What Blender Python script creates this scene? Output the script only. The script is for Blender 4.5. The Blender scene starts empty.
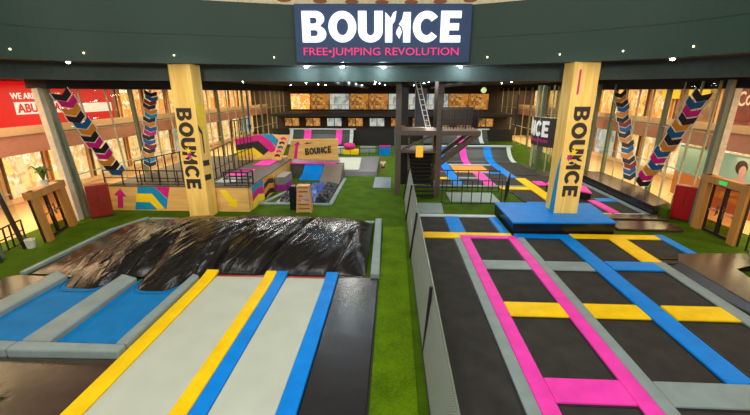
import bpy, bmesh, math, random
from mathutils import Vector, Matrix, noise
random.seed(7)
S = bpy.context.scene
COL = S.collection
PI = math.pi

# ---------------------------------------------------------------- materials
def lin(c):
    return tuple(((v / 255) / 12.92 if v / 255 <= 0.04045 else ((v / 255 + 0.055) / 1.055) ** 2.4) for v in c)
MATS = {}
def nodes_of(name):
    m = bpy.data.materials.new(name)
    m.use_nodes = True
    return m, m.node_tree.nodes, m.node_tree.links, m.node_tree.nodes['Principled BSDF']
def coords(n, l, scale=1.0, kind='Object'):
    tc = n.new('ShaderNodeTexCoord'); mp = n.new('ShaderNodeMapping')
    mp.inputs['Scale'].default_value = scale if isinstance(scale, (tuple, list)) else (scale,) * 3
    l.new(tc.outputs[kind], mp.inputs['Vector'])
    return mp.outputs['Vector']
def mat(name, rgb, rough=0.5, var=0.12, nscale=6.0, bump=0.0, bscale=40.0, metal=0.0, spec=0.5, coat=0.0):
    """plain surface: colour with a little mottling of wear, optional bump"""
    if name in MATS: return MATS[name]
    m, n, l, b = nodes_of(name)
    c = lin(rgb)
    v = coords(n, l)
    t = n.new('ShaderNodeTexNoise'); t.inputs['Scale'].default_value = nscale; t.inputs['Detail'].default_value = 5
    l.new(v, t.inputs['Vector'])
    r = n.new('ShaderNodeValToRGB')
    r.color_ramp.elements[0].position = 0.3; r.color_ramp.elements[1].position = 0.7
    r.color_ramp.elements[0].color = tuple(x * (1 - var) for x in c) + (1,)
    r.color_ramp.elements[1].color = tuple(min(1, x * (1 + var)) for x in c) + (1,)
    l.new(t.outputs['Fac'], r.inputs['Fac']); l.new(r.outputs['Color'], b.inputs['Base Color'])
    b.inputs['Roughness'].default_value = rough; b.inputs['Metallic'].default_value = metal
    b.inputs['Specular IOR Level'].default_value = spec
    b.inputs['Coat Weight'].default_value = coat
    if bump:
        t2 = n.new('ShaderNodeTexNoise'); t2.inputs['Scale'].default_value = bscale; t2.inputs['Detail'].default_value = 3
        l.new(v, t2.inputs['Vector'])
        bp = n.new('ShaderNodeBump'); bp.inputs['Strength'].default_value = bump; bp.inputs['Distance'].default_value = 0.02
        l.new(t2.outputs['Fac'], bp.inputs['Height']); l.new(bp.outputs['Normal'], b.inputs['Normal'])
    MATS[name] = m
    return m
def emit(name, rgb, strength=1.0):
    if name in MATS: return MATS[name]
    m, n, l, b = nodes_of(name)
    b.inputs['Base Color'].default_value = tuple(x * .25 for x in lin(rgb)) + (1,)
    b.inputs['Emission Color'].default_value = lin(rgb) + (1,)
    b.inputs['Emission Strength'].default_value = strength
    MATS[name] = m
    return m
def wood(name, rgb, rough=0.5, axis='Z', scale=1.0, var=0.16):
    m, n, l, b = nodes_of(name)
    sc = {'Z': (5, 5, .5), 'X': (.5, 5, 5), 'Y': (5, .5, 5)}[axis]
    v = coords(n, l, tuple(x * scale for x in sc))
    t = n.new('ShaderNodeTexNoise'); t.inputs['Scale'].default_value = 1.6; t.inputs['Detail'].default_value = 6; t.inputs['Distortion'].default_value = .8
    l.new(v, t.inputs['Vector'])
    c = lin(rgb)
    r = n.new('ShaderNodeValToRGB')
    r.color_ramp.elements[0].position = .32; r.color_ramp.elements[1].position = .66
    r.color_ramp.elements[0].color = (c[0] * (1 - var), c[1] * (1 - var * 1.4), c[2] * (1 - var * 2), 1)
    r.color_ramp.elements[1].color = (min(1, c[0] * 1.06), min(1, c[1] * 1.06), min(1, c[2] * 1.08), 1)
    l.new(t.outputs['Fac'], r.inputs['Fac']); l.new(r.outputs['Color'], b.inputs['Base Color'])
    b.inputs['Roughness'].default_value = rough
    MATS[name] = m
    return m
def turf(name, rgb):
    m, n, l, b = nodes_of(name)
    c = lin(rgb); v = coords(n, l)
    t = n.new('ShaderNodeTexNoise'); t.inputs['Scale'].default_value = 22; t.inputs['Detail'].default_value = 6
    t3 = n.new('ShaderNodeTexNoise'); t3.inputs['Scale'].default_value = 1.3; t3.inputs['Detail'].default_value = 3
    l.new(v, t.inputs['Vector']); l.new(v, t3.inputs['Vector'])
    mx = n.new('ShaderNodeMath'); mx.operation = 'ADD'
    l.new(t.outputs['Fac'], mx.inputs[0]); l.new(t3.outputs['Fac'], mx.inputs[1])
    r = n.new('ShaderNodeValToRGB')
    r.color_ramp.elements[0].position = .75 * .5; r.color_ramp.elements[1].position = .62
    r.color_ramp.elements[0].color = tuple(x * .66 for x in c) + (1,)
    r.color_ramp.elements[1].color = tuple(x * 1.25 for x in c) + (1,)
    hf = n.new('ShaderNodeMath'); hf.operation = 'MULTIPLY'; hf.inputs[1].default_value = .5
    l.new(mx.outputs[0], hf.inputs[0]); l.new(hf.outputs[0], r.inputs['Fac'])
    l.new(r.outputs['Color'], b.inputs['Base Color'])
    t2 = n.new('ShaderNodeTexNoise'); t2.inputs['Scale'].default_value = 120
    l.new(v, t2.inputs['Vector'])
    bp = n.new('ShaderNodeBump'); bp.inputs['Strength'].default_value = .6; bp.inputs['Distance'].default_value = .02
    l.new(t2.outputs['Fac'], bp.inputs['Height']); l.new(bp.outputs['Normal'], b.inputs['Normal'])
    b.inputs['Roughness'].default_value = .85; b.inputs['Specular IOR Level'].default_value = .1
    MATS[name] = m
    return m
def pad_mat(name, rgb, rough=.42):
    """quilted vinyl of foam pads: cross stitching creases every few centimetres and wear"""
    m, n, l, b = nodes_of(name)
    c = lin(rgb); v = coords(n, l)
    t = n.new('ShaderNodeTexNoise'); t.inputs['Scale'].default_value = 2.2; t.inputs['Detail'].default_value = 4
    l.new(v, t.inputs['Vector'])
    r = n.new('ShaderNodeValToRGB')
    r.color_ramp.elements[0].position = .3; r.color_ramp.elements[1].position = .7
    r.color_ramp.elements[0].color = tuple(x * .88 for x in c) + (1,)
    r.color_ramp.elements[1].color = tuple(min(1, x * 1.08) for x in c) + (1,)
    l.new(t.outputs['Fac'], r.inputs['Fac']); l.new(r.outputs['Color'], b.inputs['Base Color'])
    w = n.new('ShaderNodeTexNoise'); w.inputs['Scale'].default_value = 9; w.inputs['Detail'].default_value = 2
    l.new(v, w.inputs['Vector'])
    bp = n.new('ShaderNodeBump'); bp.inputs['Strength'].default_value = .25; bp.inputs['Distance'].default_value = .03
    l.new(w.outputs['Fac'], bp.inputs['Height']); l.new(bp.outputs['Normal'], b.inputs['Normal'])
    b.inputs['Roughness'].default_value = rough; b.inputs['Specular IOR Level'].default_value = .12
    MATS[name] = m
    return m
def glass(name, tint=(225, 235, 228), gloss=.05, opacity=0.0):
    m = bpy.data.materials.new(name); m.use_nodes = True
    n, l = m.node_tree.nodes, m.node_tree.links
    n.clear()
    o = n.new('ShaderNodeOutputMaterial'); mx = n.new('ShaderNodeMixShader')
    tr = n.new('ShaderNodeBsdfTransparent'); tr.inputs['Color'].default_value = lin(tint) + (1,)
    gl = n.new('ShaderNodeBsdfGlossy'); gl.inputs['Roughness'].default_value = .03
    mx.inputs[0].default_value = gloss
    l.new(tr.outputs[0], mx.inputs[1]); l.new(gl.outputs[0], mx.inputs[2]); l.new(mx.outputs[0], o.inputs['Surface'])
    MATS[name] = m
    return m
def netting(name, rgb, cell=.05, thread=.34):
    """knotted net: threads on a square grid, holes see through"""
    m = bpy.data.materials.new(name); m.use_nodes = True
    n, l = m.node_tree.nodes, m.node_tree.links
    b = n['Principled BSDF']; o = n['Material Output']
    b.inputs['Base Color'].default_value = lin(rgb) + (1,); b.inputs['Roughness'].default_value = .6
    tc = n.new('ShaderNodeTexCoord'); sp = n.new('ShaderNodeSeparateXYZ'); l.new(tc.outputs['Object'], sp.inputs[0])
    masks = []
    for ax in ('Y', 'Z'):
        d = n.new('ShaderNodeMath'); d.operation = 'DIVIDE'; d.inputs[1].default_value = cell; l.new(sp.outputs[ax], d.inputs[0])
        f = n.new('ShaderNodeMath'); f.operation = 'FRACT'; l.new(d.outputs[0], f.inputs[0])
        q = n.new('ShaderNodeMath'); q.operation = 'LESS_THAN'; q.inputs[1].default_value = thread; l.new(f.outputs[0], q.inputs[0])
        masks.append(q)
    mxm = n.new('ShaderNodeMath'); mxm.operation = 'MAXIMUM'
    l.new(masks[0].outputs[0], mxm.inputs[0]); l.new(masks[1].outputs[0], mxm.inputs[1])
    tr = n.new('ShaderNodeBsdfTransparent'); mx = n.new('ShaderNodeMixShader')
    l.new(mxm.outputs[0], mx.inputs[0]); l.new(tr.outputs[0], mx.inputs[1]); l.new(b.outputs[0], mx.inputs[2])
    l.new(mx.outputs[0], o.inputs['Surface'])
    MATS[name] = m
    return m
def shop_glow(name, ramp, strength, scale):
    """a lit shop window: blocks of goods and backlight in warm colours"""
    m, n, l, b = nodes_of(name)
    v = coords(n, l, scale)
    vo = n.new('ShaderNodeTexVoronoi'); vo.distance = 'CHEBYCHEV'; vo.inputs['Scale'].default_value = 1.0
    l.new(v, vo.inputs['Vector'])
    sp = n.new('ShaderNodeSeparateColor'); l.new(vo.outputs['Color'], sp.inputs[0])
    nz = n.new('ShaderNodeTexNoise'); nz.inputs['Scale'].default_value = 2.3; nz.inputs['Detail'].default_value = 4; l.new(v, nz.inputs['Vector'])
    mxx = n.new('ShaderNodeMix'); mxx.inputs[0].default_value = .45; l.new(sp.outputs[0], mxx.inputs[2]); l.new(nz.outputs['Fac'], mxx.inputs[3])
    r = n.new('ShaderNodeValToRGB')
    els = r.color_ramp.elements
    while len(els) < len(ramp): els.new(.5)
    for i, c in enumerate(ramp):
        els[i].position = .2 + .6 * i / (len(ramp) - 1); els[i].color = lin(c) + (1,)
    l.new(mxx.outputs[0], r.inputs['Fac'])
    l.new(r.outputs['Color'], b.inputs['Emission Color']); b.inputs['Base Color'].default_value = (.12, .09, .06, 1)
    b.inputs['Emission Strength'].default_value = strength; b.inputs['Roughness'].default_value = .4
    MATS[name] = m
    return m

YEL = pad_mat('yellow_vinyl', (253, 204, 12)); BLU = pad_mat('blue_vinyl', (0, 132, 226)); PNK = pad_mat('pink_vinyl', (243, 66, 180))
GRY = pad_mat('grey_vinyl', (136, 152, 150)); PALE = pad_mat('pale_vinyl', (190, 205, 205))
BED = mat('trampoline_bed', (50, 49, 45), .8, .28, 1.6, .12, 60, spec=.25)
RIM = mat('trampoline_frame', (20, 20, 20), .5)
BLUEBED = mat('blue_canvas', (0, 116, 180), .6, .12, 2.0, .1, 70, spec=.12)
TRACK = mat('cream_track', (186, 193, 176), .55, .05, 1.5, .05, 30)
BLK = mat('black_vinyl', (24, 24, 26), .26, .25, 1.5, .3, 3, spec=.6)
BRN = mat('warm_lit_black_vinyl', (68, 52, 42), .22, .3, 1.2, .25, 4, spec=.6)  # black vinyl; the brown paints in the warm light it reflects
BAGM = mat('airbag_vinyl', (24, 21, 19), .2, .35, .8, 0, 10, spec=.42)
_n, _l = BAGM.node_tree.nodes, BAGM.node_tree.links      # fine creases running up the pillow
_v = coords(_n, _l, (5.5, 1.1, 2.0)); _t = _n.new('ShaderNodeTexNoise'); _t.inputs['Scale'].default_value = 1.6; _t.inputs['Detail'].default_value = 5; _t.inputs['Distortion'].default_value = 1.2
_l.new(_v, _t.inputs['Vector']); _b = _n.new('ShaderNodeBump'); _b.inputs['Strength'].default_value = .16; _b.inputs['Distance'].default_value = .07
_l.new(_t.outputs['Fac'], _b.inputs['Height']); _l.new(_b.outputs['Normal'], _n['Principled BSDF'].inputs['Normal'])
PITB = mat('pit_vinyl', (12, 16, 22), .3, .4, 1.0, .1, 5, spec=.3)
PITBLUE = mat('pit_vinyl_blue', (14, 66, 150), .3, .3, 1.0, .2, 5)
GREENMET = mat('green_painted_panel', (30, 60, 47), .55, .07, .5)
BLACKMET = mat('black_steel', (30, 26, 25), .45)
BROWNMET = mat('brown_steel', (96, 78, 64), .5)
DARKCEIL = mat('dark_ceiling', (30, 27, 28), .8)
MULL = mat('pale_green_aluminium', (186, 180, 150), .4, .1, 3)
MULLD = mat('grey_green_aluminium', (104, 118, 98), .35, .1, 3)
CHROME = mat('chrome', (200, 200, 195), .2, .04, metal=1.0)
PLY = wood('plywood', (230, 186, 108), .55, 'X', .6)
PINE = wood('pine_cladding', (252, 210, 114), .5, 'Z', .5)
PORTAL = wood('varnished_timber', (190, 136, 66), .45, 'Z', .8)
INK = mat('dark_print', (48, 40, 33), .6)
WHITE = mat('white_paint', (232, 232, 226), .5, .04)
MAG = mat('magenta_print', (206, 18, 128), .5, .05); CYA = mat('cyan_print', (0, 142, 190), .5, .05); YPR = mat('yellow_print', (250, 214, 20), .5, .05)
BPR = mat('black_print', (32, 30, 32), .5, .05); OPR = mat('orange_print', (214, 140, 40), .5, .06); DBPR = mat('deep_blue_print', (10, 92, 150), .5, .05)
TURF = turf('turf_dark', (66, 96, 2)); TURF2 = turf('turf_light', (88, 120, 2))
REDC = mat('red_enamel', (176, 16, 22), .35); RUST = mat('red_brown_enamel', (140, 34, 18), .4)
CREAM = mat('cream_plaster', (226, 190, 150), .7, .05); ROSE = mat('rose_plaster', (200, 140, 120), .7, .05)
MALLF = mat('mall_floor_tile', (214, 180, 130), .35, .06)
GLASS = glass('clear_glass', gloss=.04); DOORGLASS = glass('door_glass', (215, 200, 180), .08)
NET = netting('grey_net', (158, 168, 162), .05, .55)
LAMP = emit('lamp_lens', (235, 245, 255), 40.0); LAMPW = emit('warm_lamp_lens', (255, 214, 150), 9.0)
LEAF = mat('leaf_green', (62, 110, 30), .5, .3, 12); POT = mat('white_pot', (214, 210, 200), .5)

# ---------------------------------------------------------------- mesh helpers
class MB:
    def __init__(s): s.v = []; s.f = []; s.mi = []; s.mats = []
    def slot(s, m):
        if m is None: return 0
        if m not in s.mats: s.mats.append(m)
        return s.mats.index(m)
    def add(s, vs, fs, m=None):
        o = len(s.v); s.v += [tuple(x) for x in vs]; k = s.slot(m)
        for f in fs: s.f.append(tuple(i + o for i in f)); s.mi.append(k)
    def box(s, x0, x1, y0, y1, z0, z1, m=None, M=None):
        vs = [Vector((x, y, z)) for z in (z0, z1) for y in (y0, y1) for x in (x0, x1)]
        if M is not None: vs = [M @ v for v in vs]
        s.add(vs, [(0, 2, 3, 1), (4, 5, 7, 6), (0, 1, 5, 4), (2, 6, 7, 3), (0, 4, 6, 2), (1, 3, 7, 5)], m)
        return s
    def prism(s, poly, z0, z1, m=None):
        n = len(poly)
        s.add([(x, y, z0) for x, y in poly] + [(x, y, z1) for x, y in poly],
              [tuple(reversed(range(n))), tuple(range(n, 2 * n))] + [(i, (i + 1) % n, n + (i + 1) % n, n + i) for i in range(n)], m)
        return s
    def hexa(s, bot, top, m=None):      # four bottom, four top corner points
        s.add(list(bot) + list(top), [(3, 2, 1, 0), (4, 5, 6, 7)] + [(i, (i + 1) % 4, 4 + (i + 1) % 4, 4 + i) for i in range(4)], m)
        return s
    def plate(s, pts, nrm, t, m=None):  # a flat polygon in 3-D with thickness t along nrm
        n = len(pts); nv = Vector(nrm).normalized() * t
        a = [Vector(p) for p in pts]; b = [p + nv for p in a]
        s.add(a + b, [tuple(reversed(range(n))), tuple(range(n, 2 * n))] + [(i, (i + 1) % n, n + (i + 1) % n, n + i) for i in range(n)], m)
        return s
    def tube(s, pts, r, m=None, seg=8):
        pts = [Vector(p) for p in pts]; rings = []
        for i, p in enumerate(pts):
            d = (pts[min(i + 1, len(pts) - 1)] - pts[max(i - 1, 0)]).normalized()
            u = d.orthogonal().normalized() if i == 0 else (u - d * u.dot(d)).normalized()
            w = d.cross(u)
            rr = r[i] if isinstance(r, (list, tuple)) else r
            rings.append([p + (u * math.cos(2 * PI * k / seg) + w * math.sin(2 * PI * k / seg)) * rr for k in range(seg)])
        vs = [q for ring in rings for q in ring]; n = len(pts)
        fs = [(i * seg + k, i * seg + (k + 1) % seg, (i + 1) * seg + (k + 1) % seg, (i + 1) * seg + k) for i in range(n - 1) for k in range(seg)]
        fs += [tuple(reversed(range(seg))), tuple((n - 1) * seg + k for k in range(seg))]
        s.add(vs, fs, m); return s
    def bar(s, a, b, w, m=None):        # square bar
        return s.tube([a, b], w * .7071, m, 4)
    def lathe(s, prof, c=(0, 0, 0), m=None, seg=20):
        n = len(prof)
        vs = [(c[0] + r * math.cos(2 * PI * k / seg), c[1] + r * math.sin(2 * PI * k / seg), c[2] + z) for r, z in prof for k in range(seg)]
        fs = [(i * seg + k, i * seg + (k + 1) % seg, (i + 1) * seg + (k + 1) % seg, (i + 1) * seg + k) for i in range(n - 1) for k in range(seg)]
        fs += [tuple(reversed(range(seg))), tuple((n - 1) * seg + k for k in range(seg))]
        s.add(vs, fs, m); return s
    def build(s, name, m=None, parent=None, smooth=False, bevel=0.0, seg=2):
        me = bpy.data.meshes.new(name)
        me.from_pydata(s.v, [], s.f)
        ms = s.mats if s.mats else [m]
        for x in ms: me.materials.append(x)
        if s.mats: me.polygons.foreach_set('material_index', s.mi)
        if smooth: me.polygons.foreach_set('use_smooth', [True] * len(me.polygons))
        bm = bmesh.new(); bm.from_mesh(me); bmesh.ops.recalc_face_normals(bm, faces=bm.faces); bm.to_mesh(me); bm.free()
        o = bpy.data.objects.new(name, me); COL.objects.link(o)
        if bevel:
            b = o.modifiers.new('soft_edge', 'BEVEL'); b.width = bevel; b.segments = seg; b.limit_method = 'ANGLE'
        if parent is not None:
            o.parent = parent; o.matrix_parent_inverse = parent.matrix_world.inverted() if False else Matrix.Identity(4)
        return o
def tag(o, label=None, cat=None, group=None, kind=None):
    if label: o['label'] = label
    if cat: o['category'] = cat
    if group: o['group'] = group
    if kind: o['kind'] = kind
    return o
def empty(name, loc=(0, 0, 0), label=None, cat=None, group=None, kind=None):
    o = bpy.data.objects.new(name, None); o.location = loc; COL.objects.link(o)
    o.empty_display_size = .2
    return tag(o, label, cat, group, kind)
def recentre(root, pt):
    """move an Empty to the base of its thing, keeping the parts where they are"""
    root.location = pt
    for c in root.children:
        c.matrix_parent_inverse = Matrix.Translation(-Vector(pt))
    return root
def struct(o): o['kind'] = 'structure'; return o

# ---------------------------------------------------------------- lettering
def arc(cx, cy, rx, ry, a0, a1, n=14):
    return [(cx + rx * math.cos(math.radians(a0 + (a1 - a0) * i / n)), cy + ry * math.sin(math.radians(a0 + (a1 - a0) * i / n))) for i in range(n + 1)]
def glyph(ch):
    """heavy block letters, height 1: (width, list of outlines; inner outlines are holes)"""
    if ch == 'B':
        o = [(0, 0)] + [(.42, 0)] + arc(.44, .27, .30, .27, -90, 70, 10) + arc(.42, .765, .27, .235, -30, 90, 10) + [(0, 1)]
        h1 = [(.25, .2), (.40, .2)] + arc(.40, .30, .08, .1, -90, 90, 8) + [(.25, .4)]
        h2 = [(.25, .6), (.38, .6)] + arc(.38, .70, .08, .1, -90, 90, 8) + [(.25, .8)]
        return .76, [o, h1, h2]
    if ch == 'O':
        return .86, [arc(.43, .5, .43, .515, 0, 360, 36)[:-1], arc(.43, .5, .18, .28, 0, 360, 28)[:-1]]
    if ch == 'U':
        o = [(0, 1), (0, .36)] + arc(.38, .36, .38, .375, 180, 360, 18) + [(.76, 1), (.5, 1), (.5, .36)] + arc(.38, .36, .12, .15, 0, -180, 10) + [(.26, 1)]
        return .78, [o]
    if ch == 'N':   # stems broken by leaping shapes
        a = [(0, 0), (0, 1), (.17, .80), (.24, .98), (.34, 1.04), (.30, .72), (.22, .60), (.22, 0)]
        b = [(.78, 1), (.78, 0), (.56, 0), (.56, .36), (.50, .55), (.42, .60), (.52, .78), (.56, 1)]
        c = [(.36, .42), (.44, .55), (.52, .34), (.44, .12), (.34, .30)]
        return .80, [a, b, c]
    if ch == 'C':
        o = arc(.42, .5, .42, .515, 38, 322, 28) + arc(.42, .5, .19, .28, 322, 38, 22)
        return .80, [o]
    if ch == 'E':
        return .62, [[(0, 0), (.62, 0), (.62, .22), (.26, .22), (.26, .39), (.56, .39), (.56, .61), (.26, .61), (.26, .78), (.62, .78), (.62, 1), (0, 1)]]
def curve_mesh(outlines, depth):
    cu = bpy.data.curves.new('outline', 'CURVE'); cu.dimensions = '2D'; cu.fill_mode = 'BOTH'; cu.extrude = depth / 2
    for ol in outlines:
        sp = cu.splines.new('POLY'); sp.points.add(len(ol) - 1); sp.use_cyclic_u = True
        for p, (x, y) in zip(sp.points, ol): p.co = (x, y, 0, 1)
    ob = bpy.data.objects.new('outline', cu); COL.objects.link(ob)
    bpy.context.view_layer.update()
    me = bpy.data.meshes.new_from_object(ob.evaluated_get(bpy.context.evaluated_depsgraph_get()))
    bpy.data.objects.remove(ob); bpy.data.curves.remove(cu)
    return me
def text_mesh(s, depth, bold=0.0):
    cu = bpy.data.curves.new('words', 'FONT'); cu.body = s; cu.extrude = depth / 2; cu.offset = bold; cu.resolution_u = 3; cu.size = 1
    ob = bpy.data.objects.new('words', cu); COL.objects.link(ob)
    bpy.context.view_layer.update()
    me = bpy.data.meshes.new_from_object(ob.evaluated_get(bpy.context.evaluated_depsgraph_get()))
    bpy.data.objects.remove(ob); bpy.data.curves.remove(cu)
    return me
def place_mesh(me, name, m, parent, origin, ux, uy, width=None, height=None, warp=None):
    """fit a flat mesh (x right, y up) into width x height at origin, along unit vectors ux, uy"""
    xs = [v.co.x for v in me.vertices]; ys = [v.co.y for v in me.vertices]
    x0, x1, y0, y1 = min(xs), max(xs), min(ys), max(ys)
    sx = width / (x1 - x0); sy = height / (y1 - y0) if height else sx
    ux = Vector(ux); uy = Vector(uy); uz = ux.cross(uy)
    for v in me.vertices:
        a, b, c = (v.co.x - x0) * sx, (v.co.y - y0) * sy, v.co.z
        v.co = warp(a, b, c) if warp else Vector(origin) + ux * a + uy * b + uz * c
    me.materials.clear(); me.materials.append(m); me.name = name
    o = bpy.data.objects.new(name, me); COL.objects.link(o); o.parent = parent
    return o
def words(s, bold, name, m, parent, origin, ux, uy, width, height, warp=None, depth=.02):
    me = text_mesh(s, depth, bold)
    bm = bmesh.new(); bm.from_mesh(me); left = set(bm.verts); isl = []
    xs = [v.co.x for v in bm.verts]; ys = [v.co.y for v in bm.verts]; x0, x1, y0, y1 = min(xs), max(xs), min(ys), max(ys)
    sx = width / (x1 - x0); sy = height / (y1 - y0)
    bm.verts.index_update()
    while left:
        st = [left.pop()]; g = list(st)
        while st:
            v = st.pop()
            for e_ in v.link_edges:
                o_ = e_.other_vert(v)
                if o_ in left: left.discard(o_); st.append(o_); g.append(o_)
        isl.append(g)
    isl.sort(key=lambda g: min(v.co.x for v in g))
    ux = Vector(ux); uy = Vector(uy); uz = ux.cross(uy)
    for g in isl:
        ix = {v: i for i, v in enumerate(g)}; fs = [tuple(ix[v] for v in f.verts) for f in bm.faces if f.verts[0] in ix]
        vs = []
        for v in g:
            a, b, c = (v.co.x - x0) * sx, (v.co.y - y0) * sy, v.co.z
            vs.append(tuple(warp(a, b, c) if warp else Vector(origin) + ux * a + uy * b + uz * c))
        q = bpy.data.meshes.new(name); q.from_pydata(vs, [], fs); q.materials.append(m)
        o = bpy.data.objects.new(name, q); COL.objects.link(o); o.parent = parent
    bm.free()
def bounce(parent, m, origin, ux, uy, width, height, depth=.02, name='letter', warp=None, word='BOUNCE', mats={}):
    """the word as separate letters"""
    gap = .055; W = sum(glyph(c)[0] for c in word) + gap * (len(word) - 1); x = 0
    for c in word:
        w, ol = glyph(c)
        lo = min(p[0] for q in ol for p in q); hi = max(p[0] for q in ol for p in q)
        me = curve_mesh(ol, depth)
        o0 = Vector(origin) + Vector(ux) * ((x + lo) * width / W)
        f = None
        if warp: f = (lambda xo: (lambda a, b, cc: warp(xo + a, b, cc)))((x + lo) * width / W)
        place_mesh(me, name, m, parent, o0, ux, uy, (hi - lo) * width / W, height, f)
        x += w + gap

# ---------------------------------------------------------------- camera
H = 6.0
cd = bpy.data.cameras.new('camera'); cam = bpy.data.objects.new('camera', cd); COL.objects.link(cam)
cd.sensor_width = 36; cd.lens = 380 / 750 * 36; cd.clip_end = 300
pitch = math.atan(115.5 / 380); yaw = math.atan(19 / 380 * math.cos(pitch))
cam.location = (0, 0, H); cam.rotation_euler = (PI / 2 - pitch, 0, yaw)
S.camera = cam

# ---------------------------------------------------------------- setting: floors
def slab(name, poly, z0, z1, m): return struct(MB().prism(poly, z0, z1).build(name, m))
slab('floor', [(-16.2, 1), (15.6, 1), (15.6, 60), (-16.2, 60)], -.2, 0, TURF)
slab('mall_floor_west', [(-24, 1), (-16.2, 1), (-16.2, 60), (-24, 60)], -.2, -.02, MALLF)
slab('mall_floor_east', [(15.6, 1), (23, 1), (23, 60), (15.6, 60)], -.2, -.02, MALLF)
# lighter turf runner up the aisle
tag(MB().box(-.4, .56, 3.5, 16.6, 0, .025).build('turf_runner', TURF2), 'light green turf runner in the aisle between tumble tracks and net', 'turf')

# ---------------------------------------------------------------- near trampoline court (right)
slab('court_base', [(1.15, 3.4), (9.85, 3.4), (9.85, 13.1), (11.65, 13.1), (11.65, 15.95), (5.15, 15.95), (5.15, 18.4), (1.15, 18.4)], 0, .045, RIM)
G_BED = 'black trampoline beds of the near court'
def bed(x0, x1, y0, y1, label, group=G_BED, z=.045, m=None, cat='trampoline'):
    r = empty('trampoline', ((x0 + x1) / 2, (y0 + y1) / 2, z), label, cat, group)
    cx, cy = (x0 + x1) / 2, (y0 + y1) / 2
    w, h = (x1 - x0) / 2, (y1 - y0) / 2
    f = MB()
    for a in ((-w, w, -h, -h + .05), (-w, w, h - .05, h), (-w, -w + .05, -h + .05, h - .05), (w - .05, w, -h + .05, h - .05)):
        f.box(a[0], a[1], a[2], a[3], 0, .03)
    f.build('frame', RIM, r)
    MB().box(-w + .05, w - .05, -h + .05, h - .05, .006, .02).build('jump_mat', m or BED, r)
    return r
def pad(x0, x1, y0, y1, m, label, group, z0=.045, h=.075, name='safety_pad'):
    o = MB().box(-(x1 - x0) / 2, (x1 - x0) / 2, -(y1 - y0) / 2, (y1 - y0) / 2, 0, h).build(name, m, bevel=.022)
    o.location = ((x0 + x1) / 2, (y0 + y1) / 2, z0)
    return tag(o, label, 'safety pad', group)
GP = 'foam pads of the near trampoline court'
e = .004
# lengthwise pads
pad(2.62, 2.92 - e, 3.4, 15.15 - e, GRY, 'long grey pad along the left side of the left pink pad', GP)
pad(2.92, 3.30 - e, 3.4, 15.15 - e, PNK, 'long pink pad nearest the net fence, beside a grey pad', GP)
pad(4.89, 5.27 - e, 3.4, 15.15 - e, PNK, 'long pink pad ending at the corner of the blue platform', GP)
pad(5.27, 5.57 - e, 3.4, 15.3 - e, GRY, 'long grey pad along the right side of the right pink pad', GP)
o = pad(7.09, 7.69 - e, 6.95, 15.3 - e, BLU, 'long wide blue pad running from the blue platform to the grey bar', GP)
o.rotation_euler.z = math.radians(.45)
pad(9.08, 9.8 - e, 13.05, 15.35 - e, YEL, 'short lengthwise yellow pad right of the blue platform', GP)
pad(9.42, 9.85 - e, 3.4, 13.05 - e, GRY, 'long grey pad along the foot of the dark vinyl platform', GP)
pad(11.25, 11.65, 13.42, 15.9, BLU, 'blue edge pad against the turf near the right doors', GP)
# cross pads, back to front
pad(1.17, 2.92 - e, 15.15, 15.8, YEL, 'yellow cross pad next to the net fence', GP)
pad(2.92, 5.15, 15.47, 15.8, YEL, 'narrow yellow cross pad behind the pink cross pad', GP)
pad(2.92, 5.27 - e, 15.15, 15.47 - e, PNK, 'pink cross pad joining the far ends of both long pink pads', GP)
pad(5.27, 7.65 - e, 15.3, 15.75, BLU, 'blue cross pad along the foot of the blue platform', GP)
pad(7.65, 11.25 - e, 15.35, 15.82, YEL, 'yellow cross pad running right from the blue platform towards the doors', GP)
pad(3.30, 4.89 - e, 12.25, 12.95, GRY, 'grey cross pad between the two long pink pads', GP)
pad(5.57, 7.05 - e, 12.25, 12.95, GRY, 'grey cross pad between the right pink pad and the long blue pad', GP)
pad(7.71, 9.42 - e, 12.35, 13.05 - e, BLU, 'blue cross pad right of the long blue pad', GP)
pad(3.30, 4.89 - e, 9.33, 10.05, YEL, 'yellow cross pad between the two long pink pads', GP)
pad(5.57, 7.08 - e, 9.33, 10.05, YEL, 'yellow cross pad left of the long blue pad', GP)
pad(7.76, 9.42 - e, 9.33, 10.05, YEL, 'yellow cross pad right of the long blue pad', GP)
pad(3.30, 4.89 - e, 6.26, 6.94, PNK, 'pink cross pad nearest the camera between the long pink pads', GP)
pad(5.57, 9.42 - e, 6.26, 6.94, GRY, 'wide pale grey cross pad at the near end of the long blue pad', GP)
# back row
pad(2.57, 3.25, 15.8 + e, 18.02, BLU, 'blue pad between the two beds behind the yellow cross pad', GP)
pad(4.72, 5.12, 15.8 + e, 18.02, BLU, 'blue pad against the left side of the blue platform', GP)
pad(1.17, 5.12, 18.02 + e, 18.36, PALE, 'thin pale pad edging the far side of the near court', GP)
# beds
bed(1.17, 2.62, 3.4, 15.15, 'long black tumbling bed beside the net fence')
bed(1.17, 2.57, 15.8, 18.02, 'black bed in the back row next to the net fence')
bed(3.25, 4.72, 15.8, 18.02, 'black bed in the back row left of the blue platform')
bed(3.30, 4.89, 12.95, 15.15, 'black bed framed by the pink cross pad and grey cross pad')
bed(3.30, 4.89, 10.05, 12.25, 'black bed between pink pads, behind the yellow cross pad')
bed(3.30, 4.89, 6.94, 9.33, 'black bed between pink pads, in front of the yellow cross pad')
bed(3.30, 4.89, 3.4, 6.26, 'black bed at the bottom of the photo between pink pads')
bed(5.57, 7.02, 12.95, 15.3, 'black bed at the foot of the blue platform, left of the long blue pad')
bed(5.57, 7.08, 10.05, 12.25, 'black bed left of the long blue pad, between grey and yellow cross pads')
bed(5.57, 7.12, 6.94, 9.33, 'black bed left of the long blue pad, between yellow and wide grey cross pads')
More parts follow.
